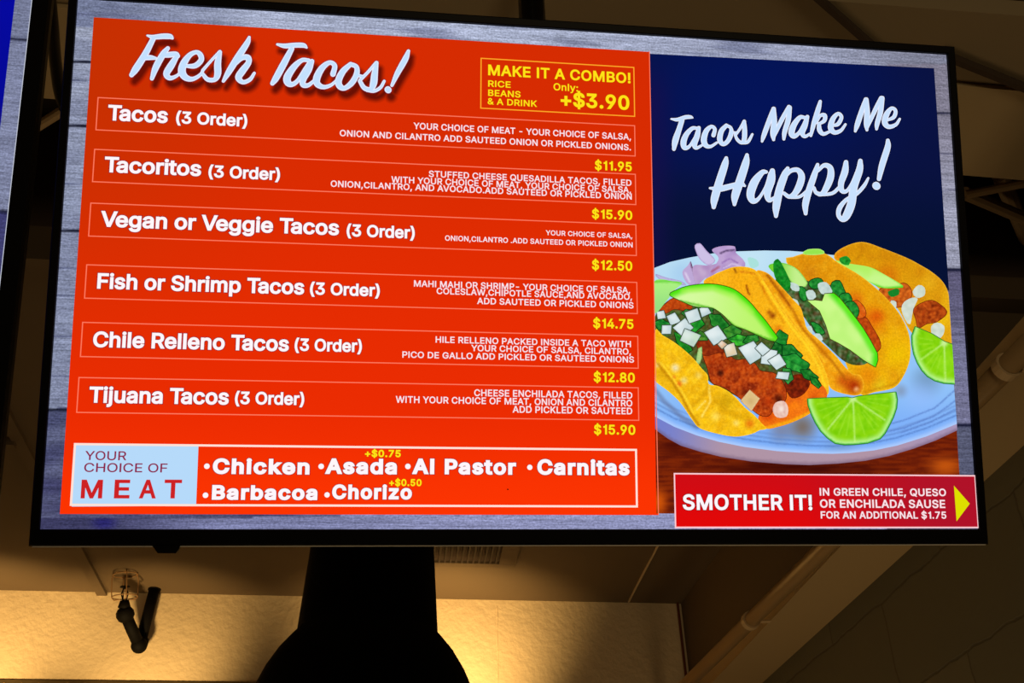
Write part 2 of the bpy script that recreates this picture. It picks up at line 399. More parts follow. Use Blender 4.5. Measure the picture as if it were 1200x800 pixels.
def frame_mesh(l, r, t, b, parent, front=-0.006, back=0.012):
    bm = bmesh.new()
    o = [(-l, t), (SW+r, t), (SW+r, -SH-b), (-l, -SH-b)]; i = [(0, 0), (SW, 0), (SW, -SH), (0, -SH)]
    bv = 0.002
    o2 = [(-l+bv, t-bv), (SW+r-bv, t-bv), (SW+r-bv, -SH-b+bv), (-l+bv, -SH-b+bv)]
    L = [[bm.verts.new((x, y, z)) for x, z in pts] for pts, y in ((i, 0.004), (i, front+0.001), ([(x+(0.001 if x > 0.5 else -0.001), z+(0.001 if z > -0.3 else -0.001)) for x, z in i], front), (o2, front), (o, front+bv), (o, back), (i, back))]
    for a, c in zip(L, L[1:]):
        for k in range(4): bm.faces.new((a[k], a[(k+1) % 4], c[(k+1) % 4], c[k]))
    return bm_obj('bezel', bm, M_bezel, parent)
M_strip = surf('pale_edge_strip', rgb(225, 214, 196), 0.5)
fl, fb = S(33, 640, -0.006); fr_, _ = S(1159, 637, -0.006); _, ft = S(1120, 54, -0.006)
BL, BB, BR, BT = -fl, -fb-SH, fr_-SW, ft
print('bezel', BL, BB, BR, BT)
frame_mesh(BL, BR, BT, BB, disp)
bm = bmesh.new()
box(bm, (-BL+0.002, 0.012, -SH-BB+0.002), (SW+BR-0.002, 0.032, BT-0.002), 0.004)
box(bm, (0.18, 0.030, -SH+0.10), (SW-0.18, 0.058, -0.12), 0.008)
bm_obj('back_cover', bm, M_black, disp)
box_obj('edge_strip', (-BL+0.004, -0.0045, -SH-BB-0.0012), (SW+BR-0.004, 0.010, -SH-BB+0.0002), M_strip, disp)
# sensor nub under the frame
n0, n1 = S(178, 640, -0.004), S(212, 640, -0.004); n2, n3 = S(185, 648, -0.004), S(206, 648, -0.004)
bm = bmesh.new()
fr = [(n0[0], -SH-BB+0.001), (n1[0], -SH-BB+0.001), (n3[0], n3[1]), (n2[0], n2[1])]
a = [bm.verts.new((x, -0.005, z)) for x, z in fr]; c = [bm.verts.new((x, 0.008, z)) for x, z in fr]
bm.faces.new(a); bm.faces.new(c[::-1])
for k in range(4): bm.faces.new((a[k], c[k], c[(k+1) % 4], a[(k+1) % 4]))
bm_obj('sensor', bm, M_bezel, disp)
# ceiling mount: plate, arm and pole going up behind the screen
mw = TVM @ Vector((0.735, 0.058, -0.30))
bm = bmesh.new(); box(bm, (0.615, 0.058, -0.42), (0.855, 0.075, -0.18), 0.004); bm_obj('mount_plate', bm, M_black, disp)
pp = at(623, 8, 1, 1.22)
topw = Vector((pp.x, pp.y, CEIL_Z)); botw = Vector((pp.x, pp.y, (TVM @ Vector((0.735, 0.16, -0.28))).z))
bm = bmesh.new(); tube(bm, [TVI @ botw, TVI @ topw], 0.024, 20); tube(bm, [TVI @ topw, TVI @ (topw+Vector((0, 0, -0.012)))], 0.06, 24); bm_obj('mount_pole', bm, M_black, disp, True)
bm = bmesh.new(); tube(bm, [Vector((0.735, 0.07, -0.30)), TVI @ (botw+Vector((0, 0, 0.03)))], 0.02, 14); bm_obj('mount_arm', bm, M_black, disp, True)

# ------------------------------------------------------------------ lettering: glyph outlines (1/1000 em)
GLYPHS = {
    ' ': '188|',
    '!': '196|67,160 63,509 132,509 128,160|98,-4 81,-1 66,9 56,24 52,41 56,58 66,73 81,83 98,86 116,83 130,73 140,58 143,41 140,24 130,9 116,-1',
    '$': '447|202,-74 202,583 244,583 244,-74|224,-9 188,-7 156,-1 128,9 102,23 81,40 64,60 51,83 42,109 38,137 104,137 110,110 123,88 142,71 166,59 194,52 224,49 257,52 286,60 311,74 329,92 341,114 346,139 342,161 332,179 316,193 296,205 272,214 245,222 184,239 145,253 112,269 86,289 67,313 56,341 52,372 54,400 62,425 75,448 92,468 113,484 138,498 165,508 195,514 227,516 259,514 289,508 316,498 340,484 360,468 377,449 390,427 398,403 401,378 337,378 332,402 320,421 302,437 280,449 254,456 225,459 194,456 167,448 145,435 129,418 118,398 115,376 117,359 122,345 131,334 148,319 169,308 212,293 264,279 312,264 336,252 359,238 379,220 395,198 405,171 408,139 406,112 399,87 386,64 370,43 349,25 323,11 294,0 261,-7',
    '&': '448|197,-7 165,-5 136,1 110,12 88,26 69,42 54,62 43,84 36,108 34,133 37,163 47,189 63,213 85,235 140,279 216,335 237,352 246,363 255,375 260,389 262,405 260,420 255,434 245,445 233,454 219,459 201,461 184,459 168,453 155,444 145,431 139,416 137,399 139,380 145,363 155,346 169,327 204,284 438,0 364,0 171,231 121,293 102,319 87,344 78,370 75,398 79,430 91,458 109,481 134,499 165,510 200,513 235,510 266,499 290,482 308,459 320,433 324,404 322,382 315,362 305,342 291,325 275,308 256,293 154,217 128,195 110,174 100,154 97,131 100,108 109,87 124,70 143,57 166,49 193,46 223,50 251,59 278,75 301,95 321,121 336,151 346,186 349,224 408,224 405,180 397,144 385,115 371,92 345,62 333,47 305,23 271,7 234,-3',
    '(': '273|89,207 92,264 101,324 114,384 132,441 153,494 177,539 236,539 212,485 191,428 174,370 161,313 154,258 151,207 154,161 160,115 172,67 188,16 209,-38 236,-96 177,-96 150,-46 128,4 111,55 99,106 92,156',
    ')': '273|37,-96 64,-37 86,18 102,69 113,116 120,162 122,207 119,258 112,313 99,370 82,428 62,485 37,539 97,539 121,494 142,441 159,384 173,323 181,264 184,207 182,156 174,104 161,53 144,3 123,-47 97,-96',
    '+': '453|198,34 198,364 255,364 255,34|61,172 61,226 391,226 391,172',
    ',': '188|38,-119 68,71 137,71 84,-119',
    '-': '453|337,244 337,188 114,188 114,244',
    '.': '188|95,-4 78,-1 63,9 53,24 50,41 53,59 63,73 78,83 95,87 113,83 128,73 138,59 141,41 138,24 128,9 113,-1',
    '0': '453|227,-7 191,-3 158,7 130,24 105,48 85,77 69,113 57,155 50,202 48,254 50,306 57,353 69,395 85,431 106,461 130,484 159,502 191,512 227,516 262,512 295,502 323,484 348,461 368,431 384,395 396,353 403,306 405,254 403,202 396,155 384,113 368,77 348,48 323,24 295,7 263,-3|227,50 250,52 271,60 290,74 306,92 320,116 330,144 340,194 344,254 340,314 330,365 320,393 306,416 290,435 271,449 250,457 227,460 203,457 182,449 163,435 147,416 134,393 123,365 113,314 109,254 113,194 123,144 134,116 147,92 163,74 182,60 203,52',
    '1': '330|205,378 105,378 105,425 170,435 205,460 222,509 271,509 271,0 205,0',
    '2': '453|64,0 64,47 234,229 282,282 299,305 311,327 318,348 320,371 317,397 308,419 293,436 273,449 250,457 224,460 196,457 172,447 153,433 139,413 130,390 127,362 66,362 68,391 75,418 86,442 102,464 121,482 143,496 168,507 196,513 225,516 254,513 281,507 306,497 328,482 346,465 361,445 372,423 379,398 381,372 378,345 371,318 357,290 336,259 306,223 267,180 153,60 153,57 389,57 389,0',
    '3': '453|218,-7 173,-3 133,10 108,22 88,38 70,57 57,79 48,104 44,132 109,132 115,107 126,87 144,71 165,59 191,52 219,50 248,53 275,61 297,74 315,93 325,116 329,145 326,172 316,196 299,217 275,234 242,244 201,248 157,248 157,299 288,448 288,452 70,452 70,509 372,509 372,461 211,278 211,289 247,290 279,286 308,276 333,262 354,244 371,222 383,198 391,173 393,145 390,116 383,90 370,66 354,45 333,27 309,12 281,2 251,-5',
    '4': '453|40,105 40,158 247,509 311,509 109,166 109,163 413,163 413,105|282,0 282,121 282,146 282,318 343,318 343,0',
    '5': '453|221,-7 192,-5 165,1 140,11 118,25 99,41 83,60 71,82 63,105 60,130 122,130 127,108 138,89 154,73 173,60 196,52 221,50 250,53 276,64 298,82 314,104 324,131 328,162 324,193 314,221 297,244 275,262 248,273 218,277 192,275 167,268 145,258 128,246 67,253 96,509 366,509 366,452 151,452 134,301 136,301 155,315 178,325 203,331 229,334 263,330 294,321 321,306 345,285 364,260 379,231 388,199 391,163 388,132 381,102 369,76 352,52 332,32 309,15 282,3 253,-4',
    '7': '453|97,0 323,448 323,452 62,452 62,509 391,509 391,449 165,0',
    '8': '453|226,-7 193,-5 163,1 136,11 111,25 91,42 74,62 62,84 54,109 52,135 55,166 65,195 81,220 101,241 125,256 153,265 153,267 129,276 109,289 93,308 80,330 73,354 70,380 73,405 79,429 90,450 106,469 124,485 146,498 170,508 197,514 226,516 255,514 282,508 306,498 328,485 346,469 361,450 373,429 379,405 382,380 379,354 372,330 359,308 343,289 323,276 300,267 300,265 327,256 351,241 372,220 387,195 397,166 401,135 398,109 391,84 378,62 362,42 341,25 317,11 289,1 259,-5|226,49 258,52 285,60 307,74 323,91 333,113 337,139 333,165 322,189 305,208 283,223 256,232 226,235 196,232 169,223 147,208 130,189 119,165 115,139 119,113 129,91 145,74 167,60 195,52|226,290 252,292 274,300 293,313 307,330 316,351 319,376 316,399 308,420 294,437 275,449 252,457 226,460 200,457 177,449 159,437 145,420 136,399 133,376 136,351 145,330 159,313 178,300 201,292',
    '9': '453|226,516 256,513 285,506 310,494 333,478 352,458 368,434 380,408 387,378 389,347 385,309 373,270 350,224 315,168 200,0 130,0 301,248 307,248 299,234 287,221 273,210 257,202 238,196 218,195 188,197 161,203 137,214 116,229 98,247 83,269 72,294 66,321 64,352 66,382 73,411 85,436 101,459 120,479 143,494 168,506 196,513|226,460 199,457 174,446 154,429 138,407 129,381 125,352 129,322 138,295 154,274 174,257 199,247 226,243 254,247 279,257 299,273 314,295 324,321 327,350 324,381 314,407 299,429 279,446 254,457',
    ':': '188|95,-4 78,-1 63,9 53,24 50,41 53,59 63,73 78,83 95,87 113,83 128,73 138,59 141,41 138,24 128,9 113,-1|95,271 78,274 63,284 53,299 50,316 53,334 63,349 78,359 95,362 113,359 128,349 138,334 141,316 138,299 128,284 113,274',
    'A': '480|16,0 201,509 276,509 463,0 395,0 287,302 264,372 232,478 245,478 213,371 191,302 85,0|110,142 110,199 370,199 370,142',
    'B': '456|60,0 60,509 241,509 274,507 304,501 329,491 350,477 367,461 381,442 390,421 396,398 398,374 395,344 387,320 373,301 356,286 336,275 315,267 315,262 339,257 363,245 385,227 402,203 414,173 418,136 416,111 410,88 400,67 386,48 368,31 344,18 317,8 284,2 247,0|125,57 245,57 281,60 309,67 330,80 344,96 353,115 355,137 352,161 342,184 327,203 306,218 279,228 248,231 125,231|125,285 238,285 265,288 288,296 308,309 323,326 333,348 336,372 333,393 326,412 313,429 294,442 270,449 240,452 125,452',
    'C': '510|267,-7 225,-3 186,7 150,25 119,49 92,79 70,115 53,157 44,203 40,254 44,305 53,352 70,393 92,429 119,459 150,484 186,501 225,512 267,516 305,513 340,504 373,490 402,471 427,447 448,418 463,385 473,348 408,348 401,373 389,395 375,413 357,428 337,440 315,449 292,454 267,456 237,453 209,445 184,432 161,414 141,391 125,364 113,332 106,295 103,254 106,213 113,177 125,145 141,117 161,94 184,76 210,63 237,56 267,53 292,55 315,60 337,69 357,81 375,96 389,114 401,136 408,160 473,160 463,124 448,91 428,62 402,38 373,19 341,5 305,-4',
    'D': '502|219,0 96,0 96,57 215,57 254,60 288,68 318,81 343,99 363,122 379,149 390,181 397,216 399,255 397,294 390,329 379,361 364,388 344,410 320,428 291,441 258,449 221,452 93,452 93,509 225,509 273,505 315,495 353,478 385,455 412,426 433,391 449,351 458,306 462,255 458,205 449,159 433,119 411,83 384,54 351,31 312,14 268,3|125,509 125,0 60,0 60,509',
    'E': '419|60,0 60,509 372,509 372,452 125,452 125,286 355,286 355,229 125,229 125,57 375,57 375,0',
    'F': '410|60,0 60,509 369,509 369,452 125,452 125,278 346,278 346,221 125,221 125,0',
    'G': '520|269,-7 225,-3 185,7 149,25 118,49 91,79 69,116 53,157 43,203 40,254 43,305 53,352 69,393 91,429 117,459 149,484 184,501 223,512 265,516 304,513 340,504 374,489 403,469 429,445 449,416 465,384 474,349 408,349 399,372 387,393 373,411 356,427 337,439 315,448 291,454 265,456 236,453 209,445 183,432 160,414 141,392 125,364 113,332 106,295 103,254 106,213 113,177 125,145 141,117 161,95 184,76 210,63 238,56 269,53 296,55 322,61 345,71 365,85 382,102 396,123 407,147 413,173 415,202 434,199 283,199 283,256 478,256 478,200 475,160 466,124 451,91 431,62 406,38 377,19 344,5 308,-4',
    'H': '517|60,0 60,509 125,509 125,289 392,289 392,509 457,509 457,0 392,0 392,232 125,232 125,0',
    'I': '186|60,0 60,509 126,509 126,0',
    'J': '396|185,-7 143,-2 106,11 75,33 52,63 38,100 33,145 33,173 98,173 98,145 100,117 108,93 122,74 139,61 160,53 185,50 209,53 230,61 248,74 261,93 269,117 272,145 272,509 336,509 336,145 332,100 318,63 294,33 263,11 227,-2',
    'K': '467|104,145 104,216 139,261 174,303 212,344 364,509 448,509 231,276 228,276|60,0 60,509 125,509 125,334 124,225 125,193 125,0|372,0 188,259 228,309 449,0',
    'L': '393|60,0 60,509 125,509 125,57 361,57 361,0',
    'M': '628|60,0 60,509 152,509 277,187 287,159 299,123 311,84 322,49 307,49 318,83 330,121 342,158 352,187 476,509 568,509 568,0 504,0 504,291 504,327 505,369 506,413 507,457 513,457 498,409 482,363 467,322 456,291 342,0 286,0 170,291 159,321 145,361 129,408 112,457 119,457 120,416 121,372 122,328 122,291 122,0',
    'N': '523|60,0 60,509 136,509 343,183 363,151 388,107 414,55 405,54 401,108 399,157 399,195 399,509 463,509 463,0 387,0 202,290 177,331 148,381 108,452 119,454 122,384 124,328 125,291 125,0',
    'O': '533|267,-7 225,-3 186,7 150,25 119,49 92,79 70,115 53,157 44,203 40,254 44,305 53,352 70,393 92,429 119,459 150,484 186,501 225,512 267,516 309,512 348,501 384,484 415,459 442,429 464,393 480,352 490,305 493,254 490,203 480,157 464,115 442,79 415,49 384,25 348,7 309,-3|267,53 296,55 324,63 349,76 372,94 392,116 408,144 420,176 428,213 430,254 428,295 420,332 408,365 392,392 372,415 349,433 324,446 296,453 267,456 237,453 210,445 184,433 161,415 142,392 125,364 113,332 106,295 103,254 106,213 113,176 125,144 142,117 161,94 184,76 210,63 237,55',
    'P': '445|60,0 60,509 235,509 272,506 305,499 332,487 356,471 375,452 390,430 400,404 407,377 409,348 407,318 400,291 390,265 375,243 356,223 332,207 305,195 272,188 235,186 109,186 109,242 233,242 269,246 297,256 318,272 333,294 342,319 344,348 342,376 333,402 318,423 297,439 268,449 232,452 125,452 125,0',
    'Q': '533|245,159 313,159 369,85 384,65 468,-48 401,-48 346,27 331,46|267,-7 225,-3 186,7 150,25 119,49 92,79 70,115 53,157 44,203 40,254 44,305 53,352 70,393 92,429 119,459 150,484 186,501 225,512 267,516 309,512 348,501 384,484 415,459 442,429 464,393 480,352 490,305 493,254 490,203 480,157 464,115 442,79 415,49 384,25 348,7 309,-3|267,53 296,55 324,63 349,76 372,94 392,116 408,144 420,176 428,213 430,254 428,295 420,332 408,365 392,392 372,415 349,433 324,446 296,453 267,456 237,453 210,445 184,433 161,415 142,392 125,364 113,332 106,295 103,254 106,213 113,176 125,144 142,117 161,94 184,76 210,63 237,55',
    'R': '449|60,0 60,509 236,509 273,506 305,500 333,489 356,473 376,455 390,433 401,408 407,381 409,352 407,323 401,296 390,271 376,250 356,232 333,217 305,206 273,200 236,198 96,198 96,255 234,255 269,258 298,267 319,281 334,300 342,324 345,352 342,380 334,405 319,425 298,440 269,449 233,452 125,452 125,0|353,0 230,229 303,229 428,0',
    'S': '447|224,-9 188,-7 156,-1 128,9 102,23 81,40 64,60 51,83 42,109 38,137 104,137 110,110 123,88 142,71 166,59 194,52 224,49 257,52 286,60 311,74 329,92 341,114 346,139 342,161 332,179 316,193 296,205 272,214 245,222 184,239 145,253 112,269 86,289 67,313 56,341 52,372 54,400 62,425 75,448 92,468 113,484 138,498 165,508 195,514 227,516 259,514 289,508 316,498 340,484 360,468 377,449 390,427 398,403 401,378 337,378 332,402 320,421 302,437 280,449 254,456 225,459 194,456 167,448 145,435 129,418 118,398 115,376 117,359 122,345 131,334 148,319 169,308 212,293 264,279 312,264 336,252 359,238 379,220 395,198 405,171 408,139 406,112 399,87 386,64 370,43 349,25 323,11 294,0 261,-7',
    'T': '449|32,452 32,509 417,509 417,452 257,452 257,0 193,0 193,452',
    'U': '517|259,-8 220,-6 186,2 154,15 126,33 103,55 85,80 71,108 63,140 60,173 60,509 124,509 124,178 128,144 141,113 153,95 169,80 187,68 208,59 232,53 259,52 285,53 309,59 331,68 349,80 364,95 377,113 389,144 393,178 393,509 457,509 457,173 454,140 446,108 433,80 414,55 391,33 363,15 332,2 297,-6',
    'V': '480|204,0 16,509 84,509 192,206 215,137 248,31 235,31 267,138 290,206 395,509 463,509 278,0',
    'W': '686|155,0 16,509 82,509 163,196 175,145 187,94 197,40 189,40 200,94 211,145 224,196 306,509 380,509 462,196 474,145 486,94 497,40 488,40 499,94 510,145 523,196 603,509 670,509 530,0 455,0 368,323 351,391 336,475 350,475 335,395 318,323 230,0',
    'Y': '472|203,0 203,208 16,509 91,509 192,344 222,292 236,264 250,230 224,230 237,265 251,293 280,344 381,509 455,509 268,208 268,0',
    'a': '389|160,-9 126,-5 94,5 68,22 48,45 38,63 32,84 30,108 34,138 43,161 58,179 78,193 100,203 125,211 178,220 234,227 252,230 265,235 273,243 276,255 276,257 273,279 267,297 256,311 240,322 220,329 196,331 171,329 149,322 132,313 118,301 107,288 100,274 41,291 57,322 79,346 104,364 133,375 163,382 194,384 215,383 239,379 263,372 286,360 306,343 322,320 333,290 337,251 337,0 277,0 277,52 272,52 264,38 252,25 236,12 215,1 190,-6|170,45 202,49 228,59 248,74 263,93 272,115 276,138 276,190 270,186 259,182 231,176 200,171 175,168 154,164 134,159 117,150 103,139 95,124 92,105 94,87 102,72 114,61 130,52 149,47',
    'b': '424|229,-8 198,-5 172,4 153,17 138,31 118,59 112,59 112,0 53,0 53,509 114,509 114,319 118,319 137,346 152,360 171,373 197,381 229,384 259,382 287,374 313,361 335,342 354,320 370,293 381,261 388,227 390,189 388,151 381,116 370,84 355,57 336,34 313,16 288,3 260,-6|220,47 242,49 262,55 279,66 301,88 316,117 325,151 328,189 325,227 316,261 301,290 280,311 262,322 243,328 220,330 198,328 178,322 161,312 140,291 125,263 116,229 113,189 116,150 125,115 140,86 162,65 179,55 198,49',
    'c': '396|207,-8 174,-5 144,3 117,16 93,35 72,58 56,85 44,116 37,150 34,187 37,225 44,260 56,291 72,318 93,341 117,360 144,374 174,382 207,384 234,383 260,377 284,368 305,356 324,341 340,322 353,301 362,277 303,262 298,276 290,289 281,301 270,311 257,319 242,325 226,329 207,330 184,328 163,321 145,310 124,287 108,258 99,224 96,187 99,151 108,117 124,89 145,66 163,55 184,49 207,46 226,48 243,52 258,58 271,66 282,76 292,89 299,102 304,117 363,102 354,78 341,56 325,37 306,21 285,9 261,-1 235,-6',
    'd': '424|195,-8 165,-6 137,3 111,16 89,34 70,57 55,84 43,116 36,151 34,189 36,227 43,261 55,293 70,320 89,342 112,361 137,374 165,382 196,384 228,381 253,373 272,360 287,346 306,319 311,319 311,509 372,509 372,0 313,0 313,59 307,59 287,31 272,17 252,4 227,-5|205,47 226,49 246,55 263,65 284,86 299,115 309,150 312,189 309,229 300,263 284,291 263,312 246,322 227,328 205,330 182,328 162,322 145,311 124,290 108,261 99,227 96,189 99,151 109,117 124,88 145,66 162,55 182,49',
    'e': '404|212,-8 177,-5 145,3 117,16 92,35 72,58 56,85 44,116 37,150 34,187 36,224 44,258 55,290 71,317 91,340 115,359 142,373 172,382 205,384 236,382 266,374 294,361 319,341 341,315 357,282 368,242 371,194 371,169 75,169 75,221 338,221 310,202 307,237 298,269 283,294 263,314 246,323 227,328 205,330 183,328 164,323 146,313 125,294 109,270 99,241 96,211 96,178 100,139 110,106 121,88 135,73 151,61 179,50 212,46 234,48 254,53 271,61 285,73 297,88 306,105 365,91 353,63 335,39 311,19 283,4 249,-5',
    'g': '425|207,-151 168,-148 134,-140 105,-127 82,-110 64,-91 51,-69 101,-41 122,-66 136,-78 154,-88 178,-95 207,-97 236,-95 261,-87 282,-75 298,-58 308,-34 311,-6 311,68 306,68 287,41 272,28 252,16 227,8 195,5 165,7 138,14 113,27 90,43 71,65 55,90 43,120 36,154 34,191 36,229 43,263 55,293 71,320 90,342 112,361 138,374 166,382 196,384 228,382 253,373 273,360 288,346 308,319 313,319 313,379 372,379 372,-9 370,-40 363,-67 350,-90 334,-109 314,-124 291,-136 251,-147|205,59 227,61 246,66 264,75 285,95 300,121 309,154 312,193 309,231 300,264 285,291 264,312 247,322 227,328 205,330 182,328 163,322 145,312 124,290 109,262 99,229 96,193 99,155 109,123 124,96 145,76 163,66 183,61',
    'h': '410|114,227 114,0 53,0 53,509 114,509 114,287 102,287 116,319 132,344 152,362 175,374 200,382 227,384 264,380 295,369 313,356 328,340 341,321 350,298 355,271 357,240 357,0 296,0 296,235 293,263 286,286 273,304 256,318 235,326 210,329 184,326 161,317 141,303 126,283 117,257',
    'i': '167|53,0 53,379 114,379 114,0|84,443 67,446 54,455 44,468 41,483 44,499 54,512 67,521 84,524 100,521 114,512 123,499 126,483 123,468 114,455 100,446',
    'j': '167|53,379 114,379 114,-30 111,-63 102,-90 86,-113 65,-129 37,-139 4,-143 -10,-143 -10,-87 2,-87 18,-85 31,-80 40,-72 50,-54 53,-29|83,443 67,446 53,455 44,468 41,483 44,499 53,512 67,521 83,524 100,521 114,512 123,499 126,483 123,468 114,455 100,446',
    'k': '381|110,137 110,212 121,212 284,379 360,379 184,199 177,199|53,0 53,509 114,509 114,0|294,0 148,186 191,229 372,0',
    'l': '170|53,0 53,509 117,509 117,0',
    'm': '610|53,0 53,379 112,379 112,295 108,295 118,323 132,346 151,363 172,376 195,384 219,386 245,383 268,375 287,361 303,342 314,320 321,295 312,295 322,321 337,343 357,361 381,375 407,383 437,386 468,383 497,372 514,361 529,346 541,328 550,307 555,283 557,255 557,0 496,0 496,254 493,279 485,298 473,313 456,323 438,329 419,330 395,328 374,320 358,307 345,290 338,270 335,247 335,0 274,0 274,260 272,280 265,297 253,311 238,322 220,328 199,330 178,328 158,320 140,307 126,289 117,266 114,238 114,0',
    'n': '410|114,227 114,0 53,0 53,379 112,379 112,287 102,287 116,319 132,344 152,362 175,374 200,382 227,384 264,380 295,369 313,356 328,340 341,321 350,298 355,271 357,240 357,0 296,0 296,235 293,263 286,286 273,304 256,318 235,326 210,329 184,326 161,317 141,303 126,283 117,257',
    'o': '415|207,-8 174,-5 144,3 117,16 93,35 72,58 56,85 44,116 37,150 34,187 37,225 44,260 56,291 72,318 93,341 117,360 144,374 174,382 207,384 241,382 271,374 299,360 323,341 343,318 359,291 371,260 379,225 381,187 379,150 371,116 359,85 343,58 323,35 299,16 271,3 241,-5|207,46 231,49 252,55 270,66 292,89 307,117 316,151 319,187 316,224 307,258 292,287 270,310 252,321 231,328 207,330 184,328 163,321 145,310 124,287 108,258 99,224 96,187 99,151 108,117 124,89 145,66 163,55 184,49',
    'p': '424|53,-143 53,379 112,379 112,319 118,319 137,346 152,360 171,373 197,381 229,384 259,382 287,374 313,361 335,342 354,320 370,293 381,261 388,227 390,189 388,151 381,116 370,84 355,57 336,34 313,16 288,3 260,-6 229,-8 198,-5 173,4 153,17 138,31 118,59 114,59 114,-143|220,47 242,49 262,55 279,66 301,88 316,117 325,151 328,189 325,227 316,261 301,290 280,311 262,322 243,328 220,330 198,328 178,322 161,312 140,291 125,263 116,229 113,189 116,150 125,115 140,86 162,65 179,55 198,49',
    'r': '259|53,0 53,379 112,379 112,321 115,321 124,339 137,354 152,367 171,377 191,383 213,385 229,384 243,384 243,322 230,324 207,326 182,323 159,315 140,301 126,284 117,262 114,237 114,0',
    's': '365|182,-8 145,-5 112,3 84,18 62,38 45,63 36,94 94,107 101,87 111,72 124,60 150,49 181,45 206,47 227,53 244,62 258,74 265,88 268,103 265,121 254,136 237,147 212,155 149,170 118,180 92,192 72,208 58,227 50,249 47,274 49,295 55,314 65,332 87,354 115,370 149,381 187,384 223,381 254,372 279,358 299,339 314,316 324,290 268,277 258,298 243,316 228,325 210,331 187,333 166,331 147,326 131,317 119,305 111,292 109,277 112,258 124,243 144,232 172,223 229,209 261,200 287,187 306,171 320,153 328,131 331,107 329,85 323,65 312,47 298,31 281,18 260,6 223,-5',
    't': '227|204,379 204,327 6,327 6,379|65,471 126,471 126,98 128,76 136,61 150,53 170,50 185,51 202,54 213,2 192,-3 168,-4 138,-1 113,7 92,21 77,41 68,64 65,93',
    'u': '410|182,-5 146,-1 115,11 97,23 82,39 69,59 60,82 54,109 53,139 53,379 114,379 114,144 116,117 124,94 137,75 154,61 175,53 200,50 226,53 249,62 268,77 283,97 293,122 296,153 296,379 357,379 357,0 298,0 298,92 307,92 294,60 277,35 257,17 234,5 209,-3',
    'y': '389|47,-139 61,-86 71,-87 88,-90 104,-89 118,-84 130,-74 141,-58 151,-36 163,-1 17,379 84,379 165,155 187,87 206,21 184,21 202,87 224,155 305,379 371,379 204,-58 191,-85 177,-107 159,-124 139,-136 117,-143 91,-145 65,-143',
    'z': '380|42,0 42,46 254,320 254,323 48,323 48,379 333,379 333,331 126,60 126,56 339,56 339,0',
}
SIGN = -1
_parsed = {}
def outline(ch):
    if ch not in _parsed:
        f = GLYPHS[ch].split('|'); cs = []
        for c in f[1:]:
            if c.strip(): cs.append(np.array([[float(t) for t in p.split(',')] for p in c.split()])/1000)
        _parsed[ch] = (float(f[0])/1000, cs)
    return _parsed[ch]
def grow(c, d):                                   # offset a closed contour outwards by d
    p = np.roll(c, 1, 0); n = np.roll(c, -1, 0)
    e1 = c-p; e2 = n-c
    e1 /= np.maximum(np.linalg.norm(e1, axis=1, keepdims=True), 1e-9); e2 /= np.maximum(np.linalg.norm(e2, axis=1, keepdims=True), 1e-9)
    n1 = np.stack([e1[:, 1], -e1[:, 0]], 1)*SIGN; n2 = np.stack([e2[:, 1], -e2[:, 0]], 1)*SIGN
    m = n1+n2; L = np.linalg.norm(m, axis=1, keepdims=True); m = m/np.maximum(L, 1e-6)
    cosh = np.maximum((m*n1).sum(1, keepdims=True), 0.45)
    return c + m*d/cosh
_gc = {}
def glyph(ch, wgt):                               # filled triangles of a glyph
    key = (ch, wgt)
    if key in _gc: return _gc[key]
    adv, cs = outline(ch)
    cs = [grow(c, wgt) for c in cs]
    V = []; E = []
    for c in cs:
        b = len(V); V += [Vector(p) for p in c]; E += [(b+i, b+(i+1) % len(c)) for i in range(len(c))]
    if not V: _gc[key] = (adv, np.zeros((0, 2)), []); return _gc[key]
    ov, oe, of, *_ = delaunay_2d_cdt(V, E, [], 0, 1e-6)
    ov = np.array([tuple(v) for v in ov]); F = []
    for f in of:
        f = list(f); ctr = ov[f].mean(0); wn = 0
        for c in cs:
            a = c; b = np.roll(c, -1, 0)
            upw = (a[:, 1] <= ctr[1]) & (b[:, 1] > ctr[1]); dnw = (a[:, 1] > ctr[1]) & (b[:, 1] <= ctr[1])
            cr = (b[:, 0]-a[:, 0])*(ctr[1]-a[:, 1])-(b[:, 1]-a[:, 1])*(ctr[0]-a[:, 0])
            wn += int((upw & (cr > 0)).sum()) - int((dnw & (cr < 0)).sum())
        if wn != 0: F.append(f)
    _gc[key] = (adv, ov, F); return _gc[key]

def emit_flat(name, col):
    m = bpy.data.materials.new(name); m.use_nodes = True; nt = m.node_tree; nt.nodes.clear()
    out = nt.nodes.new('ShaderNodeOutputMaterial'); e = nt.nodes.new('ShaderNodeEmission')
    e.inputs['Color'].default_value = col; nt.links.new(e.outputs[0], out.inputs[0]); m.cycles.emission_sampling = 'NONE'
    return m
M_txt = emit_flat('lit_white', rgb(255, 246, 250)); M_small = emit_flat('lit_pinkish_white', rgb(255, 226, 232))
M_edge = emit_flat('lit_plum_red_edge', rgb(150, 26, 46)); M_edge2 = emit_flat('lit_dark_red_edge', rgb(190, 36, 24)); M_edge3 = emit_flat('lit_rust_edge', rgb(200, 62, 4))
M_yel = emit_flat('lit_yellow', rgb(255, 226, 22)); M_yel2 = emit_flat('lit_gold', rgb(255, 196, 24))
M_line = emit_flat('lit_salmon_line', rgb(255, 122, 92)); M_wline = emit_flat('lit_white_line', rgb(255, 226, 214)); M_gline = emit_flat('lit_gold_line', rgb(255, 168, 40))
M_plum = emit_flat('lit_plum', rgb(140, 34, 74)); M_red = emit_flat('lit_red', rgb(205, 34, 36))
M_pale = emit_flat('lit_pale_blue', rgb(182, 218, 250)); M_arrow = emit_flat('lit_arrow_yellow', rgb(222, 222, 0))
M_ylw3 = emit_flat('lit_arrow', rgb(222, 222, 0))
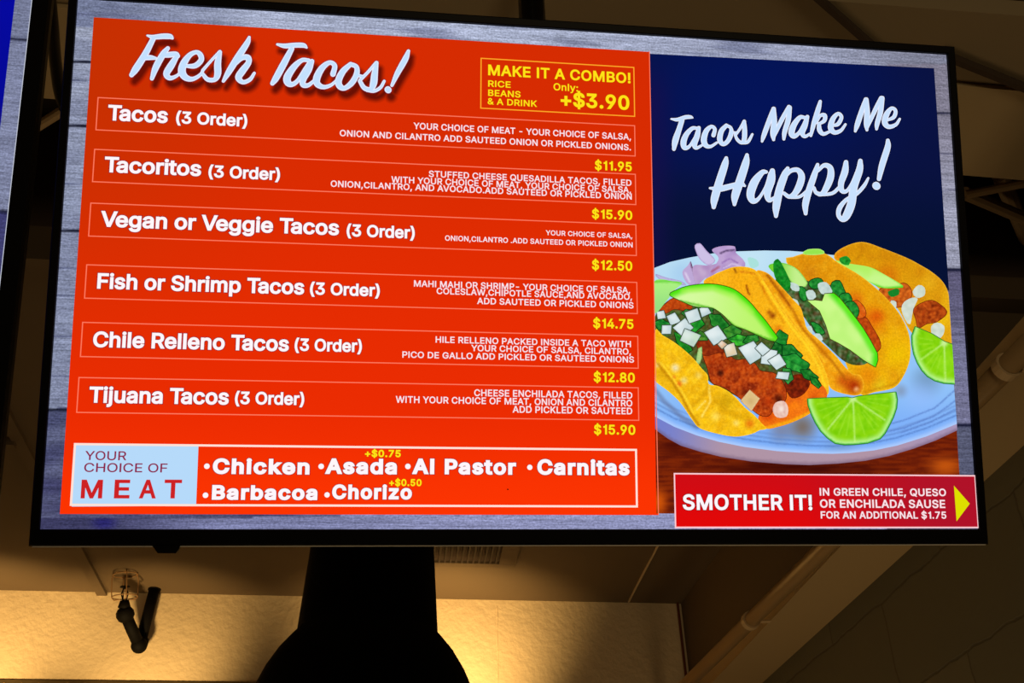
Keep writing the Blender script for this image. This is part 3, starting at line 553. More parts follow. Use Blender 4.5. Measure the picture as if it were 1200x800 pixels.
M_vc = emit_vc('lit_picture'); M_food = emit_vc('lit_food_picture', [(330, 330, 0.84, 1.24), (900, 900, 0.90, 1.14)]); M_panel = emit_vc('lit_panel', [(900, 900, 0.97, 1.03)], 'FRONT')
M_wood = emit_vc('lit_wood', [(7, 230, 0.66, 1.28), (60, 800, 0.60, 1.36), (330, 420, 0.60, 1.38)], 'FRONT')

# every line: (text, left x, right x, reference x, baseline y there, cap height) in photo pixels
KERN = {'Ta': -0.085, 'Ve': -0.05, 'Ti': -0.01, 'AS': -0.01, 'YO': -0.012, 'AT': -0.03, 'AV': -0.03, 'LT': -0.03, 'Al': 0.0, 'Pa': -0.015}
def text_geo(items, wgt, layer, trk=-0.012, grow_by=0.0):
    V = []; F = []
    for (txt, xl, xr, xref, yb, cap) in items:
        zb = S(xref, yb)[1]; zc_ = S(xref, yb-cap)[1]; h = zc_-zb
        ym = yb
        for _ in range(2):
            x0 = S(xl, yb)[0]; x1 = S(xr, yb)[0]
        # refine the ends on the sloping baseline
        def end(x):
            y = yb
            for _ in range(6):
                y += (S(x, y)[1]-zb)*900
            return S(x, y)[0]
        x0, x1 = end(xl), end(xr)
        if txt == '*':                            # bullet
            h *= 1+grow_by*3; b = len(V); cx = (x0+x1)/2; cz = zb+h/2
            V += [(cx, cz)]+[(cx+h/2*math.cos(a*math.pi/8), cz+h/2*math.sin(a*math.pi/8)) for a in range(16)]
            F += [(b, b+1+i, b+1+(i+1) % 16) for i in range(16)]; continue
        pen = 0; pieces = []
        for ci, ch in enumerate(txt):
            adv, gv, gf = glyph(ch, wgt)
            pieces.append((pen, glyph(ch, wgt+grow_by) if grow_by else (adv, gv, gf), gv)); pen += adv+2*wgt+trk+KERN.get(txt[ci:ci+2], 0)
        lo = min(p+g[:, 0].min() for p, _, g in pieces if len(g)); hi = max(p+g[:, 0].max() for p, _, g in pieces if len(g))
        sx = (x1-x0)/(hi-lo); sz = h/(0.509+2*wgt)
        for p, (_, g, f), _ in pieces:
            b = len(V)
            V += [(x0+(p+q[0]-lo)*sx, zb+(q[1]+wgt)*sz) for q in g]
            F += [tuple(b+i for i in t) for t in f]
    y = -layer*LAYER
    return [(x, y, z) for x, z in V], F
def text(name, items, wgt, mat, layer, trk=-0.012, parent=None, edge=None, ew=0.012):
    V, F = text_geo(items, wgt, layer, trk)
    if edge is None: return mesh_obj(name, V, F, mat, parent or screen)
    V2, F2 = text_geo(items, wgt, layer-0.6, trk, ew); k = len(V)
    o = mesh_obj(name, V+V2, F+[tuple(i+k for i in f) for f in F2], mat, parent or screen)
    o.data.materials.append(edge)
    o.data.polygons.foreach_set('material_index', [0]*len(F)+[1]*len(F2))
    return o

def poly_flat(name, pts, mat, layer, parent=None):
    P = [S(*p) for p in pts]
    return mesh_obj(name, [(x, -layer*LAYER, z) for x, z in P], [tuple(range(len(P)))], mat, parent or screen)
def lines(name, quads, px, mat, layer):           # outlined rectangles, px wide in photo pixels
    V = []; F = []; t = px*0.00105/2; y = -layer*LAYER
    for q in quads:
        P = [S(*p) for p in q]
        zt = (P[0][1]+P[1][1])/2; zb = (P[2][1]+P[3][1])/2; xl = (P[0][0]+P[3][0])/2; xr = (P[1][0]+P[2][0])/2
        for (a, b, c, d) in ((xl-t, xr+t, zt-t, zt+t), (xl-t, xr+t, zb-t, zb+t), (xl-t, xl+t, zb, zt), (xr-t, xr+t, zb, zt)):
            k = len(V); V += [(a, y, c), (b, y, c), (b, y, d), (a, y, d)]; F.append((k, k+1, k+2, k+3))
    return mesh_obj(name, V, F, mat, screen)

def mix(a, b, t): return tuple(a[i]+(b[i]-a[i])*t for i in range(3))
def sm(t): t = max(0.0, min(1.0, t)); return t*t*(3-2*t)
def nz(x, y, s, seed=0.0): return noise.noise(Vector((x*s, y*s, seed)))

# base of the lit area: bluish weathered planks, seen around the panels
def wood_col(x, y):
    if x < 400 and y > 25+0.065*x and y < 606:                       # left border
        f = (y-30)/590
        c = mix((158, 165, 188), (142, 150, 178), sm(y/300))
        if y > 478-0.05*(x-60): c = mix((74, 78, 112), (66, 66, 104), sm((y-480)/120))
        c = mix(c, (112, 118, 146), 0.5*sm(0.5+nz(x*0.3, y, 0.05, 3)*1.2))
        for ys in (72.5, 147.5, 270.5, 480): c = mix((16, 18, 36), c, sm((abs(y-ys)-0.5)/2.0))
        for ys in (94, 215, 314, 346, 394, 441): c = mix((90, 96, 128), c, sm(abs(y-ys)/1.2))
        return c
    if x > 1040 and y > 75:                                           # right border
        c = mix((128, 124, 142), (158, 160, 182), sm((y-100)/180))
        if y > 314: c = mix((96, 92, 122), (118, 118, 150), sm((y-320)/120)); 
        if y > 497: c = mix((84, 88, 112), c, 0.2)
        for ys in (132.5, 316, 498): c = mix((18, 20, 44), c, sm(abs(y-ys)/(2.0 if ys < 300 else 3.5)))
        for ys in (223, 180, 392, 430): c = mix((92, 92, 118), c, sm(abs(y-ys)/1.2))
        return c
    if y > 580:                                                       # bottom border
        c = mix((62, 62, 98), (124, 128, 168), sm((x-90)/190)); c = mix(c, (146, 150, 190), sm((x-300)/300))
        return mix(c, (36, 32, 112), 0.75*(1-sm(math.hypot((x-122)/20, (y-612)/12)-0.1)))
    c = mix((120, 128, 158), (172, 180, 206), sm((x-90)/260)); c = mix(c, (158, 164, 190), sm((x-600)/300)); c = mix(c, (128, 130, 150), sm((x-940)/160))
    yy = y-(0.0645*(x-91))
    c = mix(c, (96, 102, 134), 0.55*sm(nz(x, yy*14, 0.011, 7)*1.6))
    return c
def grid_panel(name, x0, x1, z0, z1, nx, nzz, fn, mat, layer, parent=None):     # fn takes photo pixel
    V = []; F = []; K = []; inv = TVM
    for j in range(nzz+1):
        for i in range(nx+1):
            x = x0+(x1-x0)*i/nx; z = z0+(z1-z0)*j/nzz
            V.append((x, -layer*LAYER, z)); p = to_px(x, z); K.append(rgb(*fn(*p)))
    for j in range(nzz):
        for i in range(nx):
            a = j*(nx+1)+i; F.append((a, a+1, a+nx+2, a+nx+1))
    return mesh_obj(name, V, F, mat, parent, K)
_ci = CAM.transposed()
def to_px(x, z, M=None):
    q = _ci @ ((M or TVM) @ Vector((x, 0, z)) - EYE); return (600+FPX*q.x/q.z, 400+FPX*q.y/q.z)

screen = grid_panel('screen', 0, SW, -SH, 0, 440, 330, wood_col, M_wood, 0, disp)

# orange menu panel
a_, b_, c_, d_ = S(110.5, 18), S(762.5, 63), S(770, 601.5), S(69.5, 604)
OX0, OX1, OZ1, OZ0 = (a_[0]+d_[0])/2, (b_[0]+c_[0])/2, (a_[1]+b_[1])/2, (c_[1]+d_[1])/2
def orange(x, y):  # darker towards the top: viewing-angle falloff of the screen painted into the colour
    c = mix((198, 48, 2), (214, 44, 2), sm((x-80)/300)); t = sm((y-60)/480)
    c = mix(c, (236, 44, 2), t); c = mix(c, (252, 52, 2), sm((y-470)/130)); return c
grid_panel('orange_panel', OX0, OX1, OZ0, OZ1, 40, 40, orange, M_panel, 2, screen)
mesh_obj('panel_edge_line', [(OX1-0.0012, -58*LAYER, OZ0), (OX1, -58*LAYER, OZ0), (OX1, -58*LAYER, OZ1), (OX1-0.0012, -58*LAYER, OZ1)], [(0, 1, 2, 3)], M_line, screen)

boxes = [((115, 113), (743.6, 148.5), (744.4, 184), (112.6, 150.8)), ((111, 173.4), (744.6, 205.6), (745, 240.6), (108.6, 211.8)),
         ((106.2, 237), (745.2, 264), (745.6, 299.6), (104.2, 276.2)), ((101.6, 310), (746, 331), (747, 367.4), (99.2, 349.2)),
         ((96.8, 377.5), (747.4, 394), (747.8, 431), (94.4, 418)), ((92.6, 443), (748, 453.5), (748.4, 491.4), (89.8, 484))]
for q in boxes: lines('item_box_outline', [q], 1.3, M_line, 4)
lines('combo_box_outline', [((563.6, 68.4), (743.2, 79), (743.2, 136), (563.6, 127))], 1.5, M_gline, 4)
lines('meat_box_outline', [((86.5, 521), (745, 526.2), (746.6, 591.6), (84.5, 593))], 2.6, M_wline, 5)
poly_flat('meat_label_panel', [(88, 521), (232.6, 522.2), (229.8, 592.4), (84, 593.4)], M_pale, 4)

B_, SB, BLK, RG = 0.026, 0.018, 0.040, 0.005
for nm in ([("Tacos", 126, 196.4, 131, 141.2, 18.4), ("(3 Order)", 206, 289.6, 216, 145, 14.4)],
           [("Tacoritos", 122, 235.6, 130, 202, 18.4), ("(3 Order)", 244, 328, 256, 208.2, 14.4)],
           [("Vegan or Veggie Tacos", 117.4, 397.2, 125, 265.8, 18.6), ("(3 Order)", 406, 486, 417, 277.2, 14.4)],
           [("Fish or Shrimp Tacos", 113.6, 356.4, 116, 338.2, 18.4), ("(3 Order)", 363, 445, 374, 345.4, 14.6)],
           [("Chile Relleno Tacos", 108.6, 338.4, 134, 407.2, 18.6), ("(3 Order)", 345, 424, 356, 411.2, 14.8)],
           [("Tijuana Tacos", 104, 268, 112, 471.8, 19), ("(3 Order)", 275, 356.4, 286, 473.6, 15)]):
    text('item_name', nm, B_, M_txt, 6, -0.05, None, M_edge, 0.022)
for nm in ([("YOUR CHOICE OF MEAT - YOUR CHOICE OF SALSA,", 484.4, 739.4, 490, 151.4, 7.6), ("ONION AND CILANTRO ADD SAUTEED ONION OR PICKLED ONIONS.", 398, 739.4, 400, 159.6, 7.5)],
           [("STUFFED CHEESE QUESADILLA TACOS, FILLED", 502.4, 740, 505, 207.4, 7.5), ("WITH YOUR CHOICE OF MEAT, YOUR CHOICE OF SALSA,", 458.4, 739.4, 462, 214.0, 7.5), ("ONION,CILANTRO, AND AVOCADO.ADD SAUTEED OR PICKLED ONION", 387.4, 740.4, 390, 218.9, 7.5)],
           [("YOUR CHOICE OF SALSA,", 639.4, 741, 642, 275.6, 5.9), ("ONION,CILANTRO .ADD SAUTEED OR PICKLED ONION", 521.4, 741.4, 525, 282, 6.2)],
           [("MAHI MAHI OR SHRIMP- YOUR CHOICE OF SALSA,", 485, 738.4, 487, 335.8, 7.5), ("COLESLAW,CHIPOTLE SAUCE,AND AVOCADO,", 511.6, 740.6, 515, 344.6, 7.5), ("ADD SAUTEED OR PICKLED ONIONS", 559, 742.4, 562, 356.2, 7.5)],
           [("HILE RELLENO PACKED INSIDE A TACO WITH", 510.4, 739.4, 512, 401.4, 7.5), ("YOUR CHOICE OF SALSA, CILANTRO,", 552, 739.4, 556, 411.4, 7.5), ("PICO DE GALLO ADD PICKLED OR SAUTEED ONIONS", 471.4, 743, 473, 419, 7.5)],
           [("CHEESE ENCHILADA TACOS, FILLED", 555.6, 741, 558, 464, 8), ("WITH YOUR CHOICE OF MEAT, ONION AND CILANTRO", 463.6, 741, 466, 471.8, 8), ("ADD PICKLED OR SAUTEED", 600.6, 741, 603, 483.4, 8)]):
    text('item_description', nm, SB, M_small, 6, -0.02, None, M_edge2, 0.02)
for nm in (("$11.95", 697, 740.4, 720, 200, 11), ("$15.90", 693.6, 741, 712, 256.6, 11), ("$12.50", 693.6, 741, 712, 316.4, 11.4), ("$14.75", 695, 742.4, 712, 384.6, 11.4), ("$12.80", 695.6, 744, 712, 447.6, 11.6), ("$15.90", 696, 744.6, 712, 509, 11.6)):
    text('price', [nm], B_, M_yel, 6, -0.03, None, M_edge3, 0.03)
text('combo_offer', [("MAKE IT A COMBO!", 572, 739, 573, 88.2, 12.6)], B_-0.003, M_yel, 6, -0.02, None, M_edge3, 0.022)
text('combo_offer', [("RICE", 572, 598.4, 573, 101.6, 7.5), ("BEANS", 572, 610, 573, 112.4, 7.5), ("& A DRINK", 571.4, 629.4, 575, 122.4, 7.5)], SB, M_yel, 6, -0.012, None, M_edge3, 0.02)
text('combo_note', [("Only:", 648.6, 677.4, 653, 106, 8.4)], SB, M_yel, 6, -0.012, None, M_edge3, 0.02)
text('combo_price', [("+$3.90", 657, 737.6, 693, 126.6, 17)], B_, M_yel, 6, -0.03, None, M_edge3, 0.022)
text('meat_heading', [("YOUR", 99.4, 148, 101, 538.8, 10.6), ("CHOICE OF", 98.4, 196, 100, 552.8, 10.6)], RG+0.002, M_plum, 6)
text('meat_heading', [("M", 94.4, 119.6, 96, 583.8, 22), ("E", 133.4, 151.6, 135, 583.8, 22), ("A", 162.6, 182.6, 165, 583.8, 22), ("T", 192, 212.4, 200, 583.8, 22)], 0.022, M_red, 6)
text('meat_choice', [("*", 239, 245.6, 242.4, 549.4, 6.6), ("Chicken", 249, 362.6, 255, 555.2, 18.4)], BLK, M_txt, 6, -0.02, None, M_edge, 0.02)
text('meat_choice', [("*", 373, 379.6, 376.4, 549.6, 6.6), ("Asada", 380.6, 465, 384, 555.2, 18.4)], BLK, M_txt, 6, -0.02, None, M_edge, 0.02)
text('meat_choice', [("*", 474.6, 481.2, 478, 549.6, 6.6), ("Al Pastor", 482.6, 604.8, 486, 555.4, 18.4)], BLK, M_txt, 6, -0.02, None, M_edge, 0.02)
text('meat_choice', [("*", 617.6, 624, 621, 550.6, 6.4), ("Carnitas", 629.6, 738, 636, 556.2, 18.4)], BLK, M_txt, 6, -0.02, None, M_edge, 0.02)
text('meat_choice', [("*", 237.4, 244, 240.6, 583.4, 6.6), ("Barbacoa", 248, 371.8, 250, 585.4, 17.4)], BLK, M_txt, 6, -0.02, None, M_edge, 0.02)
text('meat_choice', [("*", 380, 386.4, 383, 582.8, 6.4), ("Chorizo", 389, 482.6, 394, 584.8, 17.4)], BLK, M_txt, 6, -0.02, None, M_edge, 0.02)
text('extra_price', [("+$0.75", 427.6, 469.6, 440, 535.4, 8.6)], 0.034, M_yel, 8, -0.02, None, M_edge3, 0.02)
text('extra_price', [("+$0.50", 456, 494, 470, 569.4, 8.4)], 0.034, M_yel, 8, -0.02, None, M_edge3, 0.02)
sp = [(595+1.1*math.cos(t), 573.2+0.9*math.sin(t)) for t in (0, 1, 2, 3, 4, 5)]
poly_flat('dark_speck', sp, emit_flat('lit_dark_speck', rgb(70, 12, 6)), 7)

# ------------------------------------------------------------------ brush script
def catmull(P, n=7):
    P = np.asarray(P, float)
    if len(P) == 2: return np.array([P[0]+(P[1]-P[0])*t for t in np.linspace(0, 1, 6)])
    Q = np.vstack([2*P[0]-P[1], P, 2*P[-1]-P[-2]]); out = []
    for i in range(1, len(Q)-2):
        p0, p1, p2, p3 = Q[i-1:i+3]
        for t in np.linspace(0, 1, n, endpoint=False):
            out.append(0.5*((2*p1)+(-p0+p2)*t+(2*p0-5*p1+4*p2-p3)*t*t+(-p0+3*p1-3*p2+p3)*t**3))
    out.append(P[-1]); return np.array(out)
def brush(name, strokes, dr, mat, layer, shift=(0, 0), parent=None, colf=None):
    V = []; F = []
    y = -layer*LAYER
    for (ox, oy, sc, st) in strokes:
        c = catmull(st); X = ox+c[:, 0]/sc+shift[0]; Y = oy+c[:, 1]/sc+shift[1]; R = np.maximum(c[:, 2]/sc+dr, 0.15)
        rings = []
        for i in range(len(X)):
            a = max(i-1, 0); b = min(i+1, len(X)-1); tx, ty = X[b]-X[a], Y[b]-Y[a]; L = math.hypot(tx, ty) or 1
            k = len(V); V += [(X[i]-ty/L*R[i], Y[i]+tx/L*R[i]), (X[i]+ty/L*R[i], Y[i]-tx/L*R[i])]; rings.append(k)
        for a, b in zip(rings, rings[1:]): F.append((a, a+1, b+1, b))
        for i in list(range(0, len(X), 2))+[len(X)-1]:
            k = len(V); V += [(X[i]+R[i]*math.cos(q*math.pi/7), Y[i]+R[i]*math.sin(q*math.pi/7)) for q in range(14)]; F.append(tuple(range(k, k+14)))
    W = [S(*v) for v in V]
    return mesh_obj(name, [(x, y, z) for x, z in W], F, mat, parent or screen)
A_ = (140, 25, 6.667)
fresh = [(*A_, s) for s in (
    [(218, 112, 9), (265, 124, 19), (340, 118, 23), (395, 120, 22), (415, 134, 11)], [(265, 135, 22), (200, 260, 27), (130, 370, 29), (95, 420, 20)], [(190, 288, 19), (240, 284, 21), (284, 290, 13)],
    [(378, 212, 18), (340, 260, 26), (285, 360, 27), (254, 448, 17)], [(335, 268, 18), (390, 262, 24), (440, 258, 22), (455, 272, 20)], [(452, 268, 20), (405, 345, 29), (368, 410, 27), (395, 444, 20), (450, 425, 14), (490, 380, 12)],
    [(515, 350, 14), (590, 348, 22), (638, 305, 23), (632, 262, 22), (600, 242, 18), (550, 265, 22), (505, 325, 29), (488, 390, 32), (515, 438, 27), (570, 452, 19), (630, 420, 15), (660, 372, 12)],
    [(650, 385, 14), (720, 305, 13), (785, 238, 15)], [(785, 242, 18), (768, 330, 28), (768, 410, 28), (745, 455, 20), (690, 455, 19), (652, 415, 16)],
    [(1014, 126, 13), (995, 175, 24), (920, 290, 28), (855, 395, 25), (812, 468, 14)], [(895, 345, 15), (955, 288, 21), (1003, 285, 25), (1008, 325, 24), (960, 390, 29), (930, 440, 27), (965, 476, 19), (1020, 455, 17), (1054, 406, 13)])]
B2 = (310, 30, 6.667)
fresh += [(*B2, s) for s in (
    [(100, 148, 11), (160, 160, 20), (240, 154, 21), (305, 156, 20), (330, 174, 9)], [(212, 182, 22), (150, 300, 28), (90, 410, 27), (62, 452, 19)],
    [(345, 272, 16), (292, 272, 19), (232, 322, 26), (180, 400, 31), (182, 445, 29), (215, 460, 21), (260, 430, 18), (310, 350, 16), (352, 282, 14)], [(370, 280, 20), (345, 345, 27), (302, 420, 27), (302, 463, 23), (342, 466, 18), (392, 428, 14)],
    [(535, 380, 23), (548, 315, 21), (508, 290, 19), (450, 332, 26), (410, 405, 30), (412, 455, 27), (460, 481, 19), (520, 465, 15), (572, 420, 12)],
    [(672, 302, 19), (612, 360, 26), (578, 430, 28), (588, 474, 26), (625, 490, 20), (680, 450, 24), (718, 385, 24), (718, 325, 20), (672, 302, 19)], [(715, 385, 14), (765, 400, 15)],
    [(748, 425, 15), (810, 362, 14), (872, 290, 14)], [(875, 292, 17), (860, 380, 27), (852, 450, 29), (830, 498, 21), (780, 488, 20), (745, 435, 17)], [(800, 505, 15), (855, 512, 15), (905, 485, 15), (935, 435, 13)],
    [(1124, 200, 15), (1100, 262, 25), (1040, 370, 23), (995, 468, 14)], [(963, 500, 27), (967, 504, 27)])]
C_ = (770, 100, 8.0)
happy = [(*C_, s) for s in (
    [(132, 316, 11), (190, 322, 20), (265, 300, 22), (312, 298, 19), (335, 306, 8)], [(232, 330, 26), (203, 420, 28), (170, 520, 32), (157, 598, 20)],
    [(372, 402, 17), (328, 405, 21), (275, 460, 27), (247, 530, 31), (256, 584, 26), (300, 574, 18), (345, 502, 14), (384, 422, 14)], [(390, 400, 21), (376, 470, 29), (350, 550, 28), (366, 588, 19), (422, 562, 14)],
    [(528, 468, 23), (540, 412, 20), (508, 387, 19), (460, 430, 27), (437, 510, 31), (456, 562, 26), (500, 574, 18), (560, 538, 14)],
    [(648, 377, 21), (602, 430, 27), (587, 508, 28), (618, 552, 22), (664, 520, 24), (694, 450, 25), (688, 398, 18), (648, 377, 18)], [(690, 440, 14), (745, 445, 14)],
    [(738, 462, 15), (780, 402, 16), (815, 335, 16)], [(816, 338, 19), (820, 430, 26), (815, 510, 25), (790, 538, 19), (752, 510, 18), (730, 465, 15)], [(795, 543, 14), (850, 530, 18), (892, 460, 14)])]
D_ = (880, 100, 6.667)
happy += [(*D_, s) for s in (
    [(86, 438, 12), (102, 385, 21), (150, 255, 22), (176, 185, 19)], [(176, 185, 20), (180, 290, 25), (172, 375, 25), (176, 425, 14)], [(178, 395, 18), (240, 270, 20), (295, 168, 17)], [(300, 175, 21), (290, 270, 23), (262, 365, 21), (256, 420, 14)],
    [(420, 252, 15), (380, 252, 19), (335, 310, 25), (316, 370, 27), (336, 398, 21), (375, 370, 16), (410, 302, 12), (436, 248, 13)], [(440, 246, 17), (420, 312, 25), (400, 370, 23), (420, 400, 16), (462, 378, 12)],
    [(540, 127, 15), (524, 190, 22), (490, 300, 21), (467, 394, 13)], [(508, 292, 14), (540, 238, 15), (575, 236, 19), (572, 276, 18), (530, 302, 13)], [(530, 302, 17), (535, 350, 21), (565, 380, 17), (622, 358, 12)],
    [(640, 315, 12), (680, 302, 18), (706, 250, 17), (680, 222, 16), (640, 262, 22), (622, 330, 25), (650, 368, 20), (700, 354, 16), (737, 306, 12)],
    [(814, 358, 13), (832, 300, 23), (870, 185, 22), (896, 110, 18)], [(900, 112, 20), (906, 220, 25), (902, 305, 23), (905, 350, 13)], [(908, 325, 16), (970, 192, 20), (1015, 98, 17)], [(1024, 102, 21), (1010, 210, 23), (985, 298, 21), (980, 342, 13)],
    [(1068, 272, 12), (1115, 248, 18), (1128, 200, 17), (1098, 180, 16), (1060, 225, 24), (1044, 290, 25), (1075, 324, 20), (1130, 308, 16), (1161, 264, 12)])]
E_ = (820, 160, 7.275)
happy += [(*E_, s) for s in (
    [(225, 184, 18), (213, 240, 32), (165, 390, 36), (125, 530, 35), (118, 602, 20)], [(402, 158, 18), (390, 230, 34), (345, 370, 38), (302, 500, 36), (295, 578, 18)], [(86, 440, 12), (170, 446, 27), (280, 420, 26), (350, 405, 24), (384, 421, 12)],
    [(565, 302, 17), (530, 308, 25), (465, 390, 38), (432, 490, 37), (452, 548, 28), (500, 530, 18), (560, 430, 14), (598, 312, 16)], [(618, 294, 25), (608, 370, 37), (576, 480, 33), (592, 543, 22), (642, 516, 14)],
    [(748, 272, 19), (722, 330, 33), (680, 450, 36), (652, 590, 35), (649, 678, 19)])]
happy.append((0, 0, 1, [(921, 206, 2.2), (927, 200, 2.8), (935, 199.5, 3.2), (939.2, 207, 4.3), (936, 219, 4.5), (930.5, 227.5, 3.6), (924.5, 230.4, 2.8), (918.5, 226.5, 2.4)]))
happy.append((0, 0, 1, [(927, 231.2, 2.2), (937, 230.4, 2.2), (946, 223.5, 2.2)]))
F_ = (930, 150, 6.667)
happy += [(*F_, s) for s in (
    [(186, 287, 16), (160, 370, 26), (122, 480, 28), (92, 590, 28), (93, 668, 17)], [(188, 335, 15), (238, 292, 19), (284, 312, 25), (288, 380, 30), (258, 460, 28), (220, 514, 21), (175, 505, 17), (158, 468, 15)], [(200, 524, 13), (300, 510, 16), (352, 468, 16)],
    [(408, 268, 20), (400, 340, 29), (370, 430, 26), (376, 488, 22), (412, 493, 17), (450, 440, 14), (495, 335, 14)], [(520, 258, 20), (513, 330, 30), (470, 460, 32), (450, 590, 35), (412, 685, 33), (380, 714, 22), (350, 680, 20), (360, 622, 22), (412, 560, 17), (490, 515, 17), (550, 450, 17), (582, 392, 11)],
    [(735, 98, 17), (733, 152, 26), (690, 290, 27), (666, 398, 19)], [(643, 450, 32), (648, 455, 32)])]

def blend_or(t): return mix((212, 44, 2), (84, 10, 4), t)
for i, (dr, t) in enumerate(((4.6, .07), (3.6, .16), (2.6, .28), (1.7, .42), (0.8, .56), (-0.2, .70), (-1.2, .82))):
    brush('heading_shadow', fresh, dr, emit_flat('lit_shadow_tone', rgb(*blend_or(t))), 8+i*0.4, (3.4, 7.6))
brush('script_heading', fresh, 0.45, emit_flat('lit_plum_edge', rgb(120, 34, 70)), 12)
brush('script_heading', fresh, -0.2, emit_flat('lit_letter_edge', rgb(236, 238, 255)), 13)
brush('script_heading', fresh, -1.25, emit_flat('lit_letter_blue', rgb(196, 224, 254)), 14)

# ------------------------------------------------------------------ right side of the menu: blue panel and the taco picture
def XL(y): return 761.9+(y-63)*7.2/538
def XR(y): return 1094.6+(y-80)*(30.2/477)
def clipx(P): return [(min(max(x, XL(y)), XR(y)), y) for x, y in P]
def smooth_closed(P, n=5):
    P = np.asarray(P, float); N = len(P); out = []
    for i in range(N):
        p0, p1, p2, p3 = P[(i-1) % N], P[i], P[(i+1) % N], P[(i+2) % N]
        L = np.hypot(*(p2-p1)); k = max(1, min(8, int(L/3)))
        for t in np.arange(k)/k:
            q = 0.5*((2*p1)+(-p0+p2)*t+(2*p0-5*p1+4*p2-p3)*t*t+(-p0+3*p1-3*p2+p3)*t**3)
            out.append(tuple(q))
    return out
def resample(P, d):
    out = []
    for i in range(len(P)):
        a, b = P[i], P[(i+1) % len(P)]; k = max(1, int(math.hypot(b[0]-a[0], b[1]-a[1])/d))
        out += [(a[0]+(b[0]-a[0])*t/k, a[1]+(b[1]-a[1])*t/k) for t in range(k)]
    return out
def inside(P, x, y):
    c = False; n = len(P)
    for i in range(n):
        x1, y1 = P[i]; x2, y2 = P[i-1]
        if (y1 > y) != (y2 > y) and x < (x2-x1)*(y-y1)/(y2-y1)+x1: c = not c
    return c
def seg_d(px, py, pts):
    best = 1e9
    for (ax, ay), (bx, by) in zip(pts, pts[1:]):
        dx, dy = bx-ax, by-ay; L = dx*dx+dy*dy
        t = 0 if L == 0 else max(0, min(1, ((px-ax)*dx+(py-ay)*dy)/L))
        d = (px-ax-t*dx)**2+(py-ay-t*dy)**2
        if d < best: best = d
    return math.sqrt(best)
PL = [20.0]
def paint(name, P, base, dabs=(), strokes=(), noi=None, rim=None, halo=None, step=2.0, smooth=True, clip=True, layer=None, parent=None):
    """a flat painted shape of the picture: base colour or function, soft dabs (x, y, r, colour, alpha),
       strokes (points, width, colour, alpha), noise (amount, scale, colour), rim (width, colour, alpha)"""
    Q = smooth_closed(P) if smooth else list(P)
    Q = resample(Q, step*1.2)
    if clip: Q = clipx(Q)
    R = []
    for q in Q:
        if not R or math.hypot(q[0]-R[-1][0], q[1]-R[-1][1]) > 0.25: R.append(q)
    if math.hypot(R[0][0]-R[-1][0], R[0][1]-R[-1][1]) < 0.25: R.pop()
    Q = R
    xs = [p[0] for p in Q]; ys = [p[1] for p in Q]
    V = [Vector(p) for p in Q]; nE = len(V)
    rnd = random.Random(int(xs[0]*7+ys[0]*3))
    y = min(ys)+step/2
    QA = np.array(Q)
    while y < max(ys):
        x = min(xs)+step/2
        while x < max(xs):
            px, py = x+rnd.uniform(-.3, .3)*step, y+rnd.uniform(-.3, .3)*step
            if inside(Q, px, py) and np.min((QA[:, 0]-px)**2+(QA[:, 1]-py)**2) > (step*0.45)**2: V.append(Vector((px, py)))
            x += step
        y += step
    E = [(i, (i+1) % nE) for i in range(nE)]
    ov, oe, of, *_ = delaunay_2d_cdt(V, E, [], 1, 1e-5)
    K = []
    for v in ov:
        x, y = v
        c = base(x, y) if callable(base) else base
        if noi:
            for (am, s, col) in noi:
                n = nz(x, y, s, am*10); c = mix(c, col, max(0, min(1, am*(0.5+n*1.3))))
        for (dx, dy, r, col, al) in dabs:
            d = math.hypot(x-dx, y-dy)
            if d < r: c = mix(c, col, al*sm(1-d/r))
        for (pts, wd, col, al) in strokes:
            d = seg_d(x, y, pts)
            if d < wd: c = mix(c, col, al*sm(1-d/wd))
        if rim:
            for (wd, col, al) in rim:
                d = math.sqrt(np.min((QA[:, 0]-x)**2+(QA[:, 1]-y)**2))
                if d < wd: c = mix(c, col, al*sm(1-d/wd))
        K.append(rgb(*[max(0, min(255, q)) for q in c]))
    if layer is None:
        PL[0] += 0.35; layer = PL[0]
    W = [S(v[0], v[1]) for v in ov]
    V3 = [(a, -layer*LAYER, b) for a, b in W]; F3 = [tuple(f) for f in of]
    if halo:                                            # darker outline of the printed shape, just below it
        hp, hc = halo; n = len(Q); ar = sum(Q[i][0]*Q[(i+1) % n][1]-Q[(i+1) % n][0]*Q[i][1] for i in range(n)); sg = 1 if ar > 0 else -1
        H = []
        for i in range(n):
            tx, ty = Q[(i+1) % n][0]-Q[i-1][0], Q[(i+1) % n][1]-Q[i-1][1]; L = math.hypot(tx, ty) or 1
            H.append((Q[i][0]+sg*ty/L*hp, Q[i][1]-sg*tx/L*hp))
        if clip: H = clipx(H)
        b = len(V3); V3 += [(S(*q)[0], -(layer-0.2)*LAYER, S(*q)[1]) for q in Q]+[(S(*q)[0], -(layer-0.2)*LAYER, S(*q)[1]) for q in H]
        K += [rgb(*hc)]*(2*n)
        F3 += [(b+i, b+(i+1) % n, b+n+(i+1) % n, b+n+i) for i in range(n)]
    return mesh_obj(name, V3, F3, M_food if name.split('_')[0] in ('tortilla', 'meat', 'taco', 'cilantro') else M_vc, parent or screen, K)

